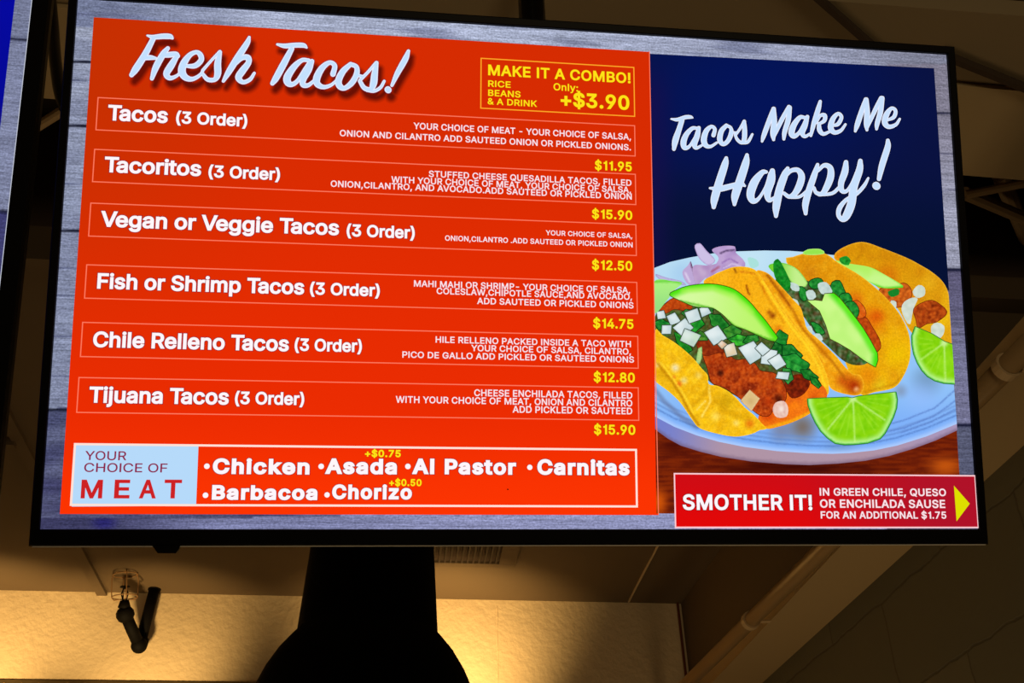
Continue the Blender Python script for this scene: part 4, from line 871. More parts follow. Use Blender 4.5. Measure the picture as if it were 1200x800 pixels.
def navy(x, y):
    c = mix((4, 20, 88), (10, 18, 64), sm(math.hypot((x-880)/230, (y-110)/150)-0.1))
    c = mix(c, (6, 17, 52), sm((y-180)/110)); c = mix(c, (26, 14, 76), 0.6*sm((800-x)/40)*sm((y-60)/60)); return c
paint('navy_panel', [(760.5, 62.9), (1094.6, 80), (1112, 340), (764, 340)], navy, step=9, smooth=False, clip=False, layer=1.5)
def table(x, y):
    g = nz(x*0.25, y*2.2, 0.16, 2)
    c = mix((96, 24, 8), (128, 40, 8), sm(0.5+g*1.4))
    c = mix(c, (206, 84, 10), sm(1-math.hypot((x-772)/16, (y-588)/26)))
    c = mix(c, (206, 92, 16), 0.85*sm(1-math.hypot((x-1108)/34, (y-546)/18)))
    c = mix(c, (54, 6, 4), 0.75*sm(1-math.hypot((x-930)/150, (y-548)/16))); c = mix(c, (62, 8, 6), 0.6*sm(1-math.hypot((x-790)/26, (y-525)/18)))
    return c
paint('wood_table_picture', [(766.2, 470), (1119, 470), (1124.6, 560), (1125, 602), (768.4, 601.4)], table, step=1.6, smooth=False, layer=3)
brush('script_slogan', happy, 0.5, emit_flat('lit_black_edge', rgb(4, 6, 30)), 12)
brush('script_slogan', happy, -0.3, emit_flat('lit_slogan_edge', rgb(232, 236, 255)), 13)
brush('script_slogan', happy, -1.15, emit_flat('lit_slogan_blue', rgb(200, 224, 252)), 14)

# plate
def platec(x, y):
    c = mix((186, 222, 244), (146, 196, 248), sm((y-300)/130)); c = mix(c, (126, 176, 250), sm((y-440)/70))
    return c
lower = [(767.6, 503), (782, 513.5), (797.5, 522), (820, 529), (844.4, 535), (880, 540.5), (919.4, 543.8), (948, 544.8), (982, 543), (1013.8, 539.7), (1042, 534), (1070, 525.6), (1096, 516), (1121.5, 504)]
def rimc(x, y):
    c = mix((116, 128, 206), (176, 148, 166), sm((x-768)/90)); c = mix(c, (170, 150, 186), sm((x-1010)/100)); return c
paint('plate_picture', [(766.6, 314), (785, 307), (807, 302), (835, 297), (863, 294.6), (895, 293.6), (925, 294), (952, 296), (977, 299), (1030, 312), (1109, 340), (1121, 497)]+lower[::-1], rimc, step=2.6, smooth=False,
      strokes=[(lower, 5, (110, 84, 112), 0.6)])
inner = [(767.4, 488), (790, 500), (816, 510), (842, 517.5), (872.5, 523.6), (910, 528.4), (947.5, 531), (975, 531.6), (995, 530.8), (1024, 527.6), (1051, 522), (1086, 511), (1121, 496.5)]
sh = lambda dy, f: [(x, y-dy-f*(x-945)**2*0.00004) for x, y in inner]
paint('plate_picture', [(766.6, 314), (785, 307), (807, 302), (835, 297), (863, 294.6), (895, 293.6), (925, 294), (952, 296), (977, 299), (1030, 312), (1109, 340)]+inner[::-1], platec, step=1.45, smooth=False,
      strokes=[(inner, 7, (176, 206, 255), 0.9), (sh(9, 1), 1.8, (84, 124, 196), 0.75), (sh(14, 1.6), 2.0, (96, 134, 200), 0.65), (sh(19, 2.4), 2.2, (104, 140, 204), 0.5), ([(1121, 455), (1095, 478), (1060, 492), (1030, 500)], 1.6, (80, 112, 186), 0.6), ([(1121, 468), (1095, 487), (1060, 501), (1034, 507)], 1.6, (80, 112, 186), 0.6), ([(1121, 478), (1092, 494), (1056, 507)], 1.4, (80, 112, 186), 0.5),
               ([(767, 456), (778, 470), (800, 490), (816, 500)], 5, (96, 104, 140), 0.5)],
      dabs=[(940, 500, 26, (120, 90, 60), 0.75), (915, 505, 22, (120, 100, 100), 0.5), (1085, 447, 26, (90, 120, 140), 0.6), (1056, 458, 12, (120, 120, 130), 0.5), (985, 525, 30, (120, 150, 190), 0.5), (1080, 462, 34, (150, 190, 255), 0.6), (880, 302, 40, (200, 232, 246), 0.6), (800, 320, 24, (160, 200, 236), 0.6)])

# pickled onion strips
ON = (190, 168, 214)
paint('pickled_onion_picture', [(768, 321), (780, 325), (797, 329), (804, 334), (790, 333), (772, 327)], (188, 182, 224), rim=[(1.5, (150, 130, 190), .6)], step=1.6)
paint('pickled_onion_picture', [(799.4, 318.8), (806, 311), (809, 306), (813, 318), (817, 334), (812, 336), (804, 331)], ON, strokes=[([(808, 303), (812, 316), (817, 333)], 1.8, (70, 30, 60), 0.9), ([(803, 320), (808, 330)], 2, (230, 220, 244), .8)], step=1.4)
paint('pickled_onion_picture', [(812, 312), (830, 311), (845, 308), (838, 316), (826, 326), (816, 333)], (196, 170, 208), noi=[(.4, .12, (160, 120, 180))], step=1.5)
paint('pickled_onion_picture', [(814, 287.5), (820, 285), (828, 294), (838, 305), (830, 311), (820, 304), (815, 294)], (206, 192, 230), rim=[(1.8, (160, 130, 190), .7)], step=1.4)
paint('pickled_onion_picture', [(834, 293), (846, 288.4), (861, 289), (862, 296), (870.5, 304), (873, 312), (858, 315), (841, 319), (826, 329), (832, 318), (842, 303)], (192, 164, 212), noi=[(.5, .1, (160, 128, 190))],
      strokes=[([(844, 297), (850, 294), (860, 293)], 1.8, (60, 40, 80), .8), ([(846, 308), (855, 303), (864, 308)], 1.6, (150, 110, 180), .9), ([(848, 314), (858, 309), (868, 312)], 1.4, (220, 206, 236), .8), ([(834, 318), (842, 313)], 2.4, (168, 84, 110), .8)], step=1.4)
paint('pickled_onion_picture', [(876, 302), (886, 304), (889, 311), (880, 314)], (170, 226, 220), step=2)

# back taco
TORT = lambda x, y: mix((226, 158, 14), (236, 180, 26), sm(0.5+nz(x, y, 0.06, 4)))
paint('tortilla_picture', [(977, 302), (985, 291.5), (1009, 283.6), (1034, 291), (1063, 302.6), (1078, 310.5), (1092, 319), (1105, 331), (1112, 347), (1116, 372), (1115, 404), (1100, 404), (1070, 392), (1050, 360), (1020, 330), (990, 312)], lambda x, y: mix((214, 146, 10), (226, 168, 18), sm((y-285)/90)),
      noi=[(.35, .09, (196, 120, 10))], rim=[(2.2, (246, 196, 60), .55)], dabs=[(1040, 322, 22, (206, 96, 6), .6), (1060, 348, 18, (216, 96, 14), .8), (985, 300, 12, (232, 120, 10), .7), (1102, 378, 22, (236, 190, 20), .7), (1090, 330, 16, (230, 176, 30), .6)], strokes=[([(1008, 286), (1010, 296), (1004, 304)], 4, (186, 116, 8), .5)])
paint('meat_picture', [(1030, 340), (1046, 336), (1060, 332), (1068, 342), (1064, 354), (1052, 360), (1040, 356)], (206, 92, 20), noi=[(.6, .25, (120, 40, 10)), (.4, .35, (240, 140, 50))], step=1.3, halo=(0.7, (104, 30, 8)))
paint('cilantro_picture', [(1040, 342), (1052, 338), (1053, 345), (1044, 348)], (24, 128, 40), step=1.6)
for q in ([(1069, 342), (1076, 334), (1083, 337), (1083, 346), (1074, 349)], [(1059, 354), (1068, 349), (1075, 350), (1070, 362), (1066, 380), (1060, 374), (1056, 362)], [(1044, 352), (1050, 354), (1049, 362), (1043, 358)], [(1091, 382), (1098, 378), (1106, 382), (1105, 392), (1098, 398), (1092, 394)]):
    paint('diced_onion_picture', q, (216, 226, 214), noi=[(.4, .2, (178, 196, 176))], step=1.4)
paint('meat_picture', [(1070.6, 362), (1084, 353.4), (1095.5, 353.4), (1109, 365.8), (1097, 377), (1086, 379), (1076, 384), (1073, 374)], (170, 62, 14), noi=[(.6, .2, (96, 24, 6)), (.5, .3, (226, 110, 30))], step=1.3, halo=(0.7, (104, 30, 8)))
paint('avocado_picture', [(978.6, 305.5), (995.8, 309), (1018.8, 313), (1034, 320.5), (1058, 335), (1052, 337.5), (1034, 337.5), (1018.8, 331), (998, 317)], lambda x, y: mix((176, 240, 96), (200, 248, 140), sm(0.5+nz(x, y, .05))), strokes=[([(1018, 333), (1036, 339), (1060, 337)], 4, (60, 206, 10), .9), ([(980, 304), (1018, 311), (1036, 320), (1059, 335)], 2, (96, 220, 40), .8)], step=1.5)
paint('cilantro_picture', [(983, 303), (992, 300), (997, 306), (994, 311), (986, 309)], (40, 170, 50), noi=[(.6, .3, (10, 90, 20))], step=1.4)

# middle taco
paint('tortilla_picture', [(921, 307), (929, 301), (946, 296.5), (967, 297.5), (982.4, 308), (1007, 322.5), (1030, 341), (1049.5, 362), (1060, 379), (1065.8, 397), (1066, 420), (1058.8, 440), (1047.5, 454), (1025, 459.5), (1008, 462), (996, 440), (980, 400), (950, 350)], lambda x, y: mix((222, 146, 10), (232, 172, 8), sm((y-300)/120)),
      noi=[(.35, .08, (206, 124, 8)), (.25, .3, (240, 186, 40))], rim=[(2.6, (246, 196, 44), .7)], dabs=[(1020, 375, 26, (220, 92, 10), .75), (1002, 352, 16, (214, 90, 10), .7), (1028, 370, 12, (208, 70, 6), .6), (1015, 440, 22, (226, 126, 10), .7), (1052, 415, 26, (234, 190, 6), .8), (1030, 452, 14, (222, 196, 30), .6), (950, 320, 14, (196, 116, 16), .5)],
      strokes=[([(1010, 460), (1030, 455), (1048, 450), (1060, 436)], 2.2, (186, 116, 6), .6)])
paint('avocado_picture', [(940, 297.5), (946, 292.4), (961, 292), (966, 297), (953, 299)], (150, 230, 80), rim=[(1.6, (196, 244, 140), .8)], step=1.5)
paint('taco_filling_picture', [(908, 330), (925, 318), (948, 330), (972, 334), (990, 344), (1000, 358), (1008, 372), (1012, 384), (1022, 396), (1028, 410), (1018, 424), (1006, 428), (990, 424), (972, 408), (956, 392), (942, 372), (926, 350)], (44, 60, 24),
      noi=[(.8, .12, (28, 110, 36)), (.6, .2, (90, 40, 16)), (.35, .3, (170, 190, 160))], step=1.5)
paint('meat_picture', [(1000, 384), (1006, 372), (1014, 372), (1022, 384), (1030, 398), (1031, 408), (1024, 412), (1012, 396)], (186, 66, 12), noi=[(.6, .2, (110, 30, 8)), (.4, .3, (236, 110, 30))], step=1.3, halo=(0.7, (104, 30, 8)))
paint('meat_picture', [(996, 358), (1003, 352), (1012, 360), (1014, 370), (1006, 373), (1000, 368)], (206, 84, 14), noi=[(.5, .2, (230, 120, 40))], step=1.4, halo=(0.7, (104, 30, 8)))
paint('avocado_picture', [(900, 312), (910, 308), (921, 309), (934.5, 316), (946, 332), (940, 337), (930, 334), (922, 325), (912, 324)], lambda x, y: mix((120, 212, 50), (196, 240, 140), sm((x-905)/30)), rim=[(2, (90, 190, 40), .7)], step=1.5)
for q in ([(948, 330), (958, 326), (964, 330), (958, 338), (950, 337)], [(975, 331), (983, 329), (988, 338), (990, 346), (982, 350), (974, 340)], [(984, 346), (994, 344), (998, 354), (992, 362), (985, 356)], [(990, 356), (1000, 354), (1006, 364), (1002, 373), (993, 370)], [(936, 336), (944, 340), (944, 352), (938, 350)], [(950, 378), (958, 380), (966, 390), (958, 391)]):
    paint('cilantro_picture', q, (26, 138, 44), noi=[(.6, .22, (6, 72, 22)), (.3, .35, (90, 200, 90))], step=1.4, halo=(0.9, (4, 44, 16)))
for q in ([(958, 333), (968, 331), (975, 341), (974, 345), (962, 344)], [(944, 342), (952, 340), (956, 348), (948, 352)], [(925, 331), (935, 334), (936, 341), (928, 340)], [(944, 384), (950, 382), (952, 390), (946, 392)], [(953, 392), (960, 391), (964, 398), (958, 400)], [(926, 350), (934, 352), (936, 360), (930, 360)]):
    paint('diced_onion_picture', q, (206, 224, 218), noi=[(.4, .25, (160, 186, 180))], step=1.4)
paint('avocado_picture', [(946, 352.4), (955, 352), (963, 353), (966, 344.5), (976.7, 343.8), (984, 350), (992, 360), (1003, 374), (1011, 385), (1020, 400), (1027.5, 414), (1028, 422), (1025.5, 430), (1012, 422), (996, 410), (982.4, 402), (972.5, 397), (967.5, 381), (960, 364)],
      lambda x, y: mix((206, 250, 140), (188, 244, 120), sm(nz(x, y, .06)+.5)), strokes=[([(977, 344), (992, 360), (1011, 385), (1028, 414), (1026, 430)], 10, (50, 224, 4), .9), ([(984, 352), (1003, 376), (1024, 410)], 5, (110, 240, 40), .7), ([(972, 397), (996, 411), (1020, 426)], 2, (150, 230, 90), .7)], halo=(0.9, (70, 60, 14)), smooth=False, step=1.6)
# front shell of the middle taco
paint('tortilla_picture', [(886, 318), (898, 319.5), (908, 328), (919, 340), (930, 352), (938, 361), (942, 374), (946, 386), (958, 397), (970, 408), (980, 418), (990, 430), (999, 438), (1008, 440), (1012, 452), (1007, 462.5), (991, 462), (973, 455), (968, 440), (956, 420), (936, 394), (915, 364), (898, 340)],
      lambda x, y: mix((240, 168, 16), (228, 140, 10), sm(nz(x, y, .07, 1)+.5)), noi=[(.3, .2, (255, 200, 60))], rim=[(2.0, (252, 202, 50), .6)],
      dabs=[(1000, 452, 16, (168, 44, 6), .95), (988, 446, 14, (190, 70, 10), .8), (1003, 456, 5, (240, 180, 120), .9), (915, 345, 9, (190, 110, 14), .6), (960, 415, 12, (206, 120, 12), .6)],
      strokes=[([(900, 323), (915, 343), (930, 366), (940, 386), (955, 402), (975, 424), (990, 444)], 3, (176, 96, 8), .7), ([(898, 322), (905, 332), (925, 358)], 2, (140, 60, 6), .6), ([(908, 345), (926, 372), (946, 398), (966, 424)], 3, (255, 206, 40), .7)], step=1.6)

# front taco: back shell
paint('tortilla_picture', [(824, 331), (836, 322), (846, 317.5), (858, 313.2), (872, 312.6), (884, 316), (892, 325), (904, 344), (919, 366), (934, 386), (950, 405), (963, 426), (970, 447), (970, 462), (960, 462), (945, 440), (922, 412), (900, 390), (870, 360), (840, 345)],
      lambda x, y: mix((242, 172, 18), (252, 196, 26), sm((x-900)/60)), noi=[(.35, .08, (220, 140, 12)), (.2, .3, (255, 206, 60))], rim=[(2.2, (252, 206, 50), .6)],
      dabs=[(905, 370, 6, (120, 40, 6), .8), (901, 366, 5, (150, 60, 8), .7), (912, 386, 8, (210, 90, 10), .6), (870, 330, 24, (244, 170, 16), .6), (848, 325, 14, (250, 184, 30), .6), (926, 366, 9, (246, 200, 70), .7)],
      strokes=[([(874, 334), (876, 342), (878, 345)], 1.8, (140, 56, 6), .9), ([(893, 335), (896, 344)], 1.4, (196, 90, 10), .8), ([(866, 318.5), (876, 319), (884, 321)], 1.6, (206, 110, 16), .8), ([(893, 330), (906, 352), (924, 380), (944, 404), (958, 428), (966, 452)], 2.4, (255, 214, 40), .8), ([(886, 326), (900, 350), (918, 378)], 3, (214, 130, 10), .5), ([(860, 315), (862, 319)], 2, (120, 60, 10), .8)], step=1.6)
# filling of the front taco
paint('taco_filling_picture', [(767, 372), (776, 358), (790, 350), (812, 358), (835, 360), (850, 370), (872, 386), (900, 396), (918, 400), (938, 420), (955, 440), (964, 456), (955, 470), (935, 476), (905, 482), (888, 480), (862, 464), (832, 448), (810, 420), (790, 402), (767, 392)], (58, 66, 24),
      noi=[(.7, .1, (36, 110, 36)), (.5, .2, (110, 40, 14)), (.3, .3, (140, 170, 110))], step=1.6)
paint('tortilla_picture', [(888, 490), (900, 470), (925, 455), (950, 445), (964, 452), (969, 463), (964, 471), (948, 485), (929, 494.5), (912, 500), (897, 502)], lambda x, y: mix((240, 120, 16), (226, 100, 20), sm(nz(x, y, .1)+.5)), strokes=[([(897, 502), (929, 493), (948, 484), (966, 470)], 4, (248, 176, 20), .9)], dabs=[(955, 468, 12, (200, 70, 10), .6), (900, 488, 12, (206, 60, 8), .7), (935, 478, 10, (255, 140, 20), .6)], step=1.6)
paint('meat_picture', [(824, 415), (836, 412), (850, 413.5), (862, 422), (873, 421), (885, 427), (889.4, 434), (898, 436), (908, 438), (918, 450), (921, 464), (916, 474), (906, 480), (900, 487), (890, 486), (880, 478.8), (865, 465), (848, 454), (834, 448), (829, 432)], (164, 48, 8),
      halo=(0.8, (92, 24, 6)), noi=[(.75, .13, (110, 20, 4)), (.55, .22, (212, 84, 16)), (.3, .4, (240, 130, 60))], dabs=[(844, 437, 6, (50, 12, 8), .85), (912, 468, 9, (60, 14, 6), .8), (872, 460, 8, (90, 20, 6), .6), (900, 470, 10, (196, 60, 10), .7), (895, 448, 9, (206, 80, 12), .6), (858, 428, 8, (130, 30, 6), .6)], step=1.2)
paint('meat_picture', [(920, 446), (930, 440), (942, 440), (948, 450), (940, 462), (928, 466), (922, 458)], (112, 28, 10), noi=[(.6, .2, (60, 12, 6)), (.4, .3, (190, 60, 14))], step=1.4, halo=(0.7, (104, 30, 8)))
paint('meat_picture', [(773, 363), (780, 356), (788, 350), (798, 352.5), (811, 360), (803, 364), (790, 362), (780, 367)], (190, 66, 12), noi=[(.6, .2, (120, 30, 8)), (.4, .3, (230, 110, 30))], step=1.3, halo=(0.7, (104, 30, 8)))
paint('meat_picture', [(816, 402), (826, 398), (842, 402), (850, 410), (838, 414), (824, 416)], (120, 34, 12), noi=[(.6, .25, (180, 70, 20))], step=1.4, halo=(0.7, (104, 30, 8)))
rnd = random.Random(5)
def leaf(cx, cy, rx, ry, ang, col=(28, 150, 40)):
    P = []
    for k in range(10):
        a = 2*math.pi*k/10; r = 1+(0.16 if k % 2 else -0.10)
        x, y = rx*r*math.cos(a), ry*r*math.sin(a); P.append((cx+x*math.cos(ang)-y*math.sin(ang), cy+x*math.sin(ang)+y*math.cos(ang)))
    v = [(cx-rx*math.cos(ang), cy-rx*math.sin(ang)), (cx+rx*math.cos(ang), cy+rx*math.sin(ang))]
    paint('cilantro_picture', P, col, noi=[(.7, .16, (6, 84, 22)), (.35, .3, (96, 206, 84))], strokes=[(v, 1.4, (12, 96, 30), .7)], halo=(0.9, (4, 40, 16)), step=1.4)
def dice(cx, cy, rr, ang, col=(214, 230, 232), sq=1.0):
    P = [(cx+rr*1.1*math.cos(ang+k*math.pi/2+rnd.uniform(-.15, .15)), cy+rr*sq*math.sin(ang+k*math.pi/2+rnd.uniform(-.15, .15))) for k in range(4)]
    paint('diced_onion_picture', P, col, noi=[(.35, .12, (168, 192, 198))], dabs=[(cx-rr*.3, cy-rr*.3, rr, (240, 246, 246), .6)], rim=[(1.0, (150, 176, 180), .5)], halo=(0.9, (50, 66, 40)), step=1.4, smooth=False)
leaf(776, 381, 9, 6, .3, (16, 120, 40)); leaf(812, 381, 13, 8, -.5, (30, 168, 40)); leaf(842, 378, 13, 7, .7, (24, 110, 30)); leaf(826, 362, 10, 5, .2, (60, 120, 50)); leaf(858, 390, 10, 8, .3, (70, 140, 40)); leaf(868, 399, 13, 6, .1, (56, 190, 40)); leaf(800, 402, 14, 5, .9, (30, 140, 30))
leaf(822, 394, 8, 5, .2, (96, 130, 40)); leaf(880, 398, 9, 5, -.3, (40, 130, 40)); leaf(848, 361, 9, 3, .9, (30, 90, 30)); leaf(806, 367, 7, 4, 0, (60, 120, 60))
leaf(914, 398, 8, 10, .2, (20, 136, 40)); leaf(926, 414, 14, 8, .6, (16, 110, 36)); leaf(932, 426, 16, 9, .45, (30, 150, 50)); leaf(948, 440, 11, 5, .55, (14, 106, 30)); leaf(922, 440, 6, 9, -.3, (40, 120, 60)); leaf(910, 410, 6, 8, 0, (10, 80, 26)); leaf(955, 448, 8, 3.4, .8, (20, 120, 30))
for a in ((789, 374, 8, .3), (781, 386, 7, .8), (800, 384, 11, .1), (808, 396, 12, 1.2, (200, 224, 200)), (838, 393, 12, .15), (812, 370, 10, .5), (774, 369, 6, .6), (826, 365, 7, .4), (880, 413, 14, .25), (901, 418, 12, .9), (910, 424, 10, .2), (917, 440, 9, 1.0, (206, 224, 226), .6), (855, 410, 9, .5, (226, 206, 170)), (893, 409, 8, 0), (846, 404, 5, 0, (236, 180, 130))):
    dice(*a)
paint('diced_onion_picture', [(878, 456.5), (890, 467), (880, 482), (867, 469.5)], (222, 190, 130), rim=[(2.2, (246, 214, 170), .9), (1, (150, 90, 30), .6)], dabs=[(879, 470, 6, (206, 170, 110), .7)], smooth=False, step=1.2)
paint('diced_onion_picture', [(908, 472), (918, 470), (923, 478), (921, 488), (910, 489), (905, 481)], (240, 206, 190), noi=[(.5, .3, (214, 160, 150))], dabs=[(915, 479, 6, (250, 236, 226), .9)], step=1.2)
paint('cilantro_picture', [(815, 425), (818, 408), (822, 406), (822, 420), (818, 428)], (170, 206, 130), rim=[(1.4, (60, 120, 40), .7)], step=1.3)
# avocado slices of the front taco
paint('avocado_picture', [(766, 330.5), (788, 329.6), (799, 332), (790, 340), (786, 346), (778, 356), (770, 366), (766, 368)], lambda x, y: mix((172, 240, 130), (150, 222, 130), sm((y-330)/35)), strokes=[([(766, 330), (788, 329.5), (799, 332)], 3, (96, 210, 50), .8)], step=1.6)
paint('avocado_picture', [(784.4, 345.5), (793, 340), (805, 335.8), (820, 333.6), (835, 333.4), (850, 336), (862, 341), (876, 352.5), (887, 365), (897, 377), (905, 388), (910.5, 396), (908, 399.8), (899, 398), (888, 393), (872.5, 386), (860, 381.5), (852, 374), (846, 368), (835, 361), (823, 360), (812, 358.5), (797.5, 352.5)],
      lambda x, y: mix((214, 250, 160), (190, 246, 110), sm((x-800)/90)), strokes=[([(784, 345), (805, 335), (835, 333), (862, 341), (880, 356), (900, 381), (911, 397)], 10, (70, 226, 6), .95), ([(800, 341), (835, 338), (860, 348), (880, 366)], 6, (170, 246, 80), .6), ([(797, 353), (835, 362), (860, 382), (890, 394), (907, 400)], 2.4, (60, 170, 10), .8)], halo=(0.9, (48, 84, 14)), step=1.6)
# cilantro sprigs lying over the shells
paint('cilantro_picture', [(906, 307), (911, 303.5), (914, 306.5), (918, 314), (922, 322), (926, 333), (923, 341.5), (916, 337), (909, 328), (906, 319)], (14, 136, 30), noi=[(.6, .25, (4, 84, 20)), (.3, .4, (80, 190, 70))], step=1.3)
# front taco: front shell
paint('tortilla_picture', [(766.6, 388.5), (776, 393), (788, 400), (800, 409), (812, 420), (822, 432), (829, 440), (830, 450), (840, 452), (852, 458), (862, 466), (872, 477), (884, 487), (892, 496), (898, 502.5), (890, 504), (880, 508.6), (862, 511.6), (842.5, 508.8), (820, 502), (810.6, 492), (797.5, 473), (784.4, 460), (769.4, 448.8), (767, 446)],
      lambda x, y: mix((250, 196, 20), (238, 176, 12), sm(nz(x, y, .08, 9)*1.2+.5)), noi=[(.3, .22, (255, 218, 70)), (.3, .14, (206, 150, 10))], rim=[(2.4, (255, 208, 40), .8)],
      dabs=[(791, 431, 8, (240, 226, 180), .95), (801, 446, 7, (236, 220, 150), .8), (795, 450, 6, (226, 90, 20), .85), (789, 442, 4, (220, 100, 30), .7), (818, 440, 7, (240, 214, 110), .7), (850, 470, 16, (196, 150, 10), .7), (838, 488, 9, (255, 230, 120), .6), (862, 496, 6, (255, 226, 120), .8), (878, 496, 9, (226, 110, 16), .8), (808, 420, 10, (206, 152, 10), .5), (775, 440, 10, (210, 150, 10), .6), (770, 428, 5, (250, 230, 190), .7)],
      strokes=[([(771, 427), (786, 446), (798, 464), (806, 480), (818, 498)], 3, (186, 124, 6), .8), ([(774, 425), (790, 446), (803, 466), (812, 484)], 2.2, (255, 214, 50), .8), ([(830, 452), (832, 470), (822, 488)], 2, (255, 226, 110), .8), ([(826, 470), (816, 480)], 1.4, (255, 230, 130), .7), ([(830, 448), (826, 462), (812, 474)], 4, (200, 140, 6), .5), ([(838, 470), (856, 486), (876, 490)], 6, (206, 150, 8), .5)], step=1.5)

# limes
def lime(P, apex, rimpts, segs, name='lime_wedge_picture'):
    fl = lambda x, y: mix((140, 216, 14), (118, 204, 6), sm(nz(math.atan2(y-apex[1], x-apex[0])*40, math.hypot(x-apex[0], y-apex[1]), .12)+.5))
    st = [([apex, s], 1.8, (200, 242, 140), .8) for s in segs]+[([(apex[0]+(q[0]-apex[0])*.35, apex[1]+(q[1]-apex[1])*.35), (apex[0]+(q[0]-apex[0])*.8, apex[1]+(q[1]-apex[1])*.8)], 1.5, (168, 232, 60), .5) for q in rimpts[1:-1:1]]
    return paint(name, P, fl, halo=(0.9, (50, 120, 40)), strokes=[(rimpts, 9.5, (192, 248, 156), 1.0), (rimpts, 2.2, (40, 168, 40), .9)]+st, dabs=[(apex[0], apex[1], 7, (216, 250, 190), .9), (apex[0]+(segs[1][0]-apex[0])*.55, apex[1]+(segs[1][1]-apex[1])*.55, 18, (160, 232, 40), .5)], noi=[(.25, .3, (160, 226, 40))], step=1.3, smooth=False)
r1 = [(1071.5, 383), (1067.6, 394), (1068, 404), (1070, 415), (1074, 425), (1079.4, 434), (1086, 441), (1094.4, 446), (1105, 449), (1118, 450)]
lime([(1071.5, 383), (1091.7, 391.7), (1106, 400.5), (1116, 404), (1119, 420), (1118, 450)]+r1[::-1][1:-1], (1105.6, 402), r1, [(1079, 421), (1107, 447)])
r2 = [(945.6, 467.5), (946.4, 475), (950, 485), (955, 495.5), (961, 505), (969, 513), (978, 519.4), (989, 521), (1001, 520.6), (1016, 519), (1030.6, 514), (1036, 508), (1040.5, 500), (1046, 489), (1049.8, 478), (1050.6, 468), (1049, 459.6)]
lime([(945.6, 467.5), (970, 466.4), (992, 465.6), (998, 466.6), (1005, 464.6), (1026, 462), (1049, 459.6)]+r2[::-1][1:-1], (998.8, 467), r2, [(969.5, 503), (1001, 518), (1036, 492)])

# red bar
qa = [(788.5, 552.5), (1141.5, 558), (1145.6, 619.4), (790.5, 617.8)]
def redc(x, y): return mix(mix((208, 12, 20), (226, 8, 8), sm((y-560)/55)), (176, 18, 40), sm((x-900)/220))
P4 = [S(*q) for q in qa]
bx0, bx1, bz1, bz0 = (P4[0][0]+P4[3][0])/2, min(SW, (P4[1][0]+P4[2][0])/2), (P4[0][1]+P4[1][1])/2, max(-SH, (P4[2][1]+P4[3][1])/2)
grid_panel('red_bar', bx0, bx1, bz0, bz1, 30, 6, redc, M_panel, 60, screen)
V = []; F = []; t = 0.0019
for (a, b, c, d) in ((bx0, bx1, bz0, bz0+t), (bx0, bx1, bz1-t, bz1), (bx0, bx0+t, bz0, bz1), (bx1-t*0.6, bx1, bz0, bz1)):
    k = len(V); V += [(a, -61*LAYER, c), (b, -61*LAYER, c), (b, -61*LAYER, d), (a, -61*LAYER, d)]; F.append((k, k+1, k+2, k+3))
mesh_obj('red_bar_outline', V, F, emit_flat('lit_pink_line', rgb(255, 206, 212)), screen)
text('bar_heading', [("SMOTHER IT!", 799.5, 951.3, 817, 597.4, 18.4)], B_, M_txt, 62, -0.03, None, emit_flat('lit_maroon_edge', rgb(120, 8, 24)), 0.02)
text('bar_text', [("IN GREEN CHILE, QUESO", 959.7, 1107.7, 962, 580.6, 9), ("OR ENCHILADA SAUSE", 960.1, 1106.8, 987, 594.8, 9.8), ("FOR AN ADDITIONAL $1.75", 961, 1108, 964, 607.4, 8.6)], SB+0.004, M_small, 62, -0.02, None, emit_flat('lit_maroon_edge', rgb(140, 10, 30)), 0.02)
poly_flat('arrow', [(1116.7, 568.9), (1135.3, 590), (1119.8, 610.6)], M_ylw3, 62)

# ------------------------------------------------------------------ neighbouring display at the left edge
ea, eb = ray(55.6, 0), ray(3, 477)
npl = ea.cross(eb).normalized()
dv = -(TVM.col[2].to_3d()); dv = (dv-npl*dv.dot(npl)).normalized()          # downwards along its edge
kk = 1.02*(TVM @ Vector((-BL, 0, BT)) - EYE).length
top_pt = EYE+ray(55.6, 0).normalized()*kk
rt_ = TVM.col[0].to_3d(); rt_ = (rt_-dv*rt_.dot(dv)).normalized(); away = rt_.cross(-dv)*1.0
away = (-dv).cross(rt_)*1.0
if away.dot(TVM.col[1].to_3d()) < 0: away = -away
# its own frame: origin at lit area's top left
dd = (ea.normalized()-dv*0)
M2 = Matrix((rt_, away, -dv)).transposed().to_4x4()
off = 0.03                                                                   # top edge sits above the frame of the photo
M2.translation = top_pt - dv*off*0 - M2.to_3x3() @ Vector((SW+BR, -0.006, BT)) - dv*off
disp2 = empty('menu_display'); disp2.matrix_world = M2
tag(disp2, 'second menu screen cut off by the left photo edge, showing blue and grey planks', 'menu screen')
M2I = M2.inverted(); E2 = M2I @ EYE
def S2(x, y):
    d = M2I.to_3x3() @ ray(x, y); k = (0-E2.y)/d.y; return (E2.x+d.x*k, E2.z+d.z*k)
lx = (S2(38.2, 0)[0]+S2(10.5, 245)[0])/2
BR2 = SW+BR-lx
print('second bezel', BR2, S2(38.2, 0), S2(10.5, 245), S2(17.8, 0), S2(0, 147))
bm = bmesh.new()
o_ = [(-BL, BT), (SW+BR, BT), (SW+BR, -SH-BB), (-BL, -SH-BB)]; i_ = [(0, 0), (lx, 0), (lx, -SH), (0, -SH)]
L = [[bm.verts.new((x, y, z)) for x, z in pts] for pts, y in ((i_, 0.004), (i_, -0.0012), (o_, -0.0012), (o_, 0.012), (i_, 0.012))]
for a, c in zip(L, L[1:]):
    for k in range(4): bm.faces.new((a[k], a[(k+1) % 4], c[(k+1) % 4], c[k]))
bm_obj('bezel', bm, M_bezel, disp2)
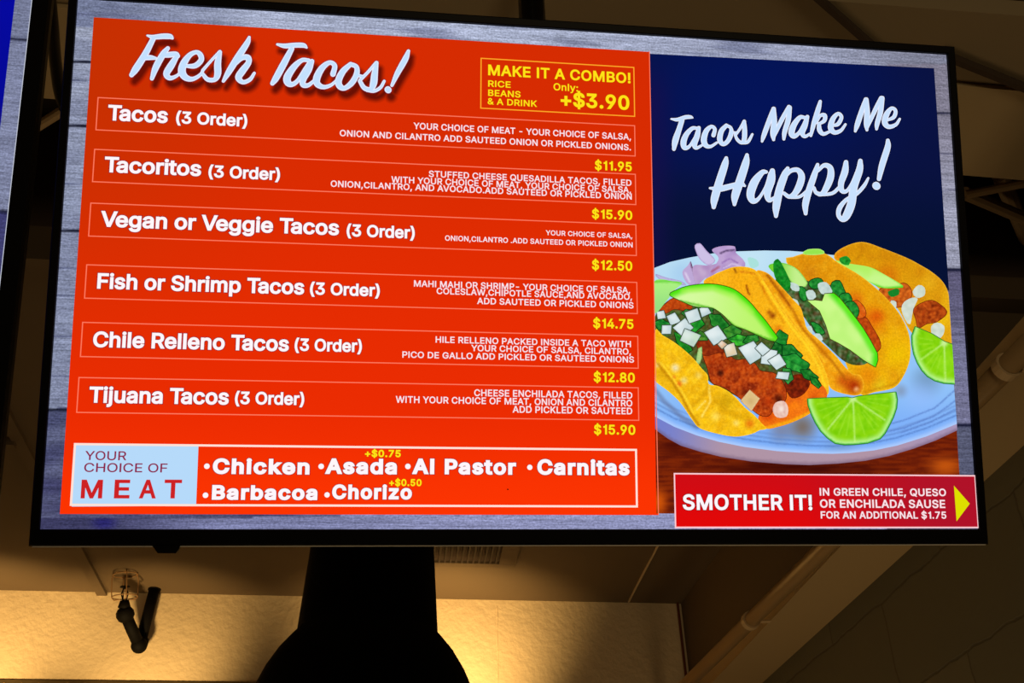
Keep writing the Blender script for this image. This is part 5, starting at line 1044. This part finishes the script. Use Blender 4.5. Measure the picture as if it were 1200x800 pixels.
bm = bmesh.new(); box(bm, (-BL+0.002, 0.012, -SH-BB+0.002), (SW+BR-0.002, 0.032, BT-0.002), 0.004); box(bm, (0.18, 0.030, -SH+0.10), (SW-0.18, 0.058, -0.12), 0.008)
bm_obj('back_cover', bm, M_black, disp2)
bx = (S2(17.8, 0)[0]+S2(0.5, 145)[0])/2
seams = [S2(24, 46.5)[1], S2(4, 248)[1]]
def wood2(z):
    c = (128, 134, 164)
    if z > seams[0]: c = (118, 124, 152)
    if z < seams[1]: c = (66, 66, 116)
    for s in seams: c = mix((20, 22, 44), c, sm(abs(z-s)/0.004))
    return c
nx, nz2 = 40, 230; V = []; F = []; K = []
for j in range(nz2+1):
    for i in range(nx+1):
        x = lx*i/nx; z = -SH*j/nz2; V.append((x, 0, z)); K.append(rgb(*wood2(z)))
for j in range(nz2):
    for i in range(nx): a = j*(nx+1)+i; F.append((a, a+1, a+nx+2, a+nx+1))
sc2 = mesh_obj('screen', V, F, M_wood, disp2, K)
K = [rgb(4, 8, 150), rgb(6, 10, 160), rgb(4, 6, 100), rgb(4, 6, 100)]
mesh_obj('bezel_glint_line', [(lx-0.0013, -3*LAYER, -SH), (lx, -3*LAYER, -SH), (lx, -3*LAYER, 0), (lx-0.0013, -3*LAYER, 0)], [(0, 1, 2, 3)], emit_flat('painted_bezel_glint', rgb(196, 200, 214)), sc2)  # glowing strip stands in for the screen's reflection in the bezel's inner edge
mesh_obj('blue_panel', [(0.03, -2*LAYER, -0.002), (bx, -2*LAYER, -0.002), (bx, -2*LAYER, -SH+0.03), (0.03, -2*LAYER, -SH+0.03)], [(0, 1, 2, 3)], M_panel, sc2, K)
tw = M2 @ Vector((0.6, 0.2, -0.2))
bm = bmesh.new(); tube(bm, [M2I @ Vector((tw.x, tw.y, CEIL_Z)), Vector((0.6, M2I.to_3x3().row[1].dot(Vector((0, 0, 0)))+0.07, -0.2))], 0.022, 16); bm_obj('mount_pole', bm, M_black, disp2, True)

# black cable hanging in the gap between the screens
c0, c1, c2, c3 = at(58, -30, 1, 1.36), at(62, 30, 1, 1.36), at(66, 80, 1, 1.33), at(76, 125, 1, 1.30)
cab = empty('cable', c0); tag(cab, 'black cable hanging down in the gap between the two screens', 'cable')
bm = bmesh.new()
cc = catmull([tuple(c0+Vector((0, 0, CEIL_Z+0.04-c0.z))), tuple(c0), tuple(c1), tuple(c2), tuple(c3), tuple(c3+Vector((0.06, 0, -0.08)))], 8)
tube(bm, [Vector(q)-c0 for q in cc], 0.0105, 12); o = bm_obj('cable', bm, M_black, None, True); o.location = c0
bpy.data.objects.remove(cab); o.name = 'hanging_cable'; tag(o, 'black cable hanging down in the gap between the two screens', 'cable')
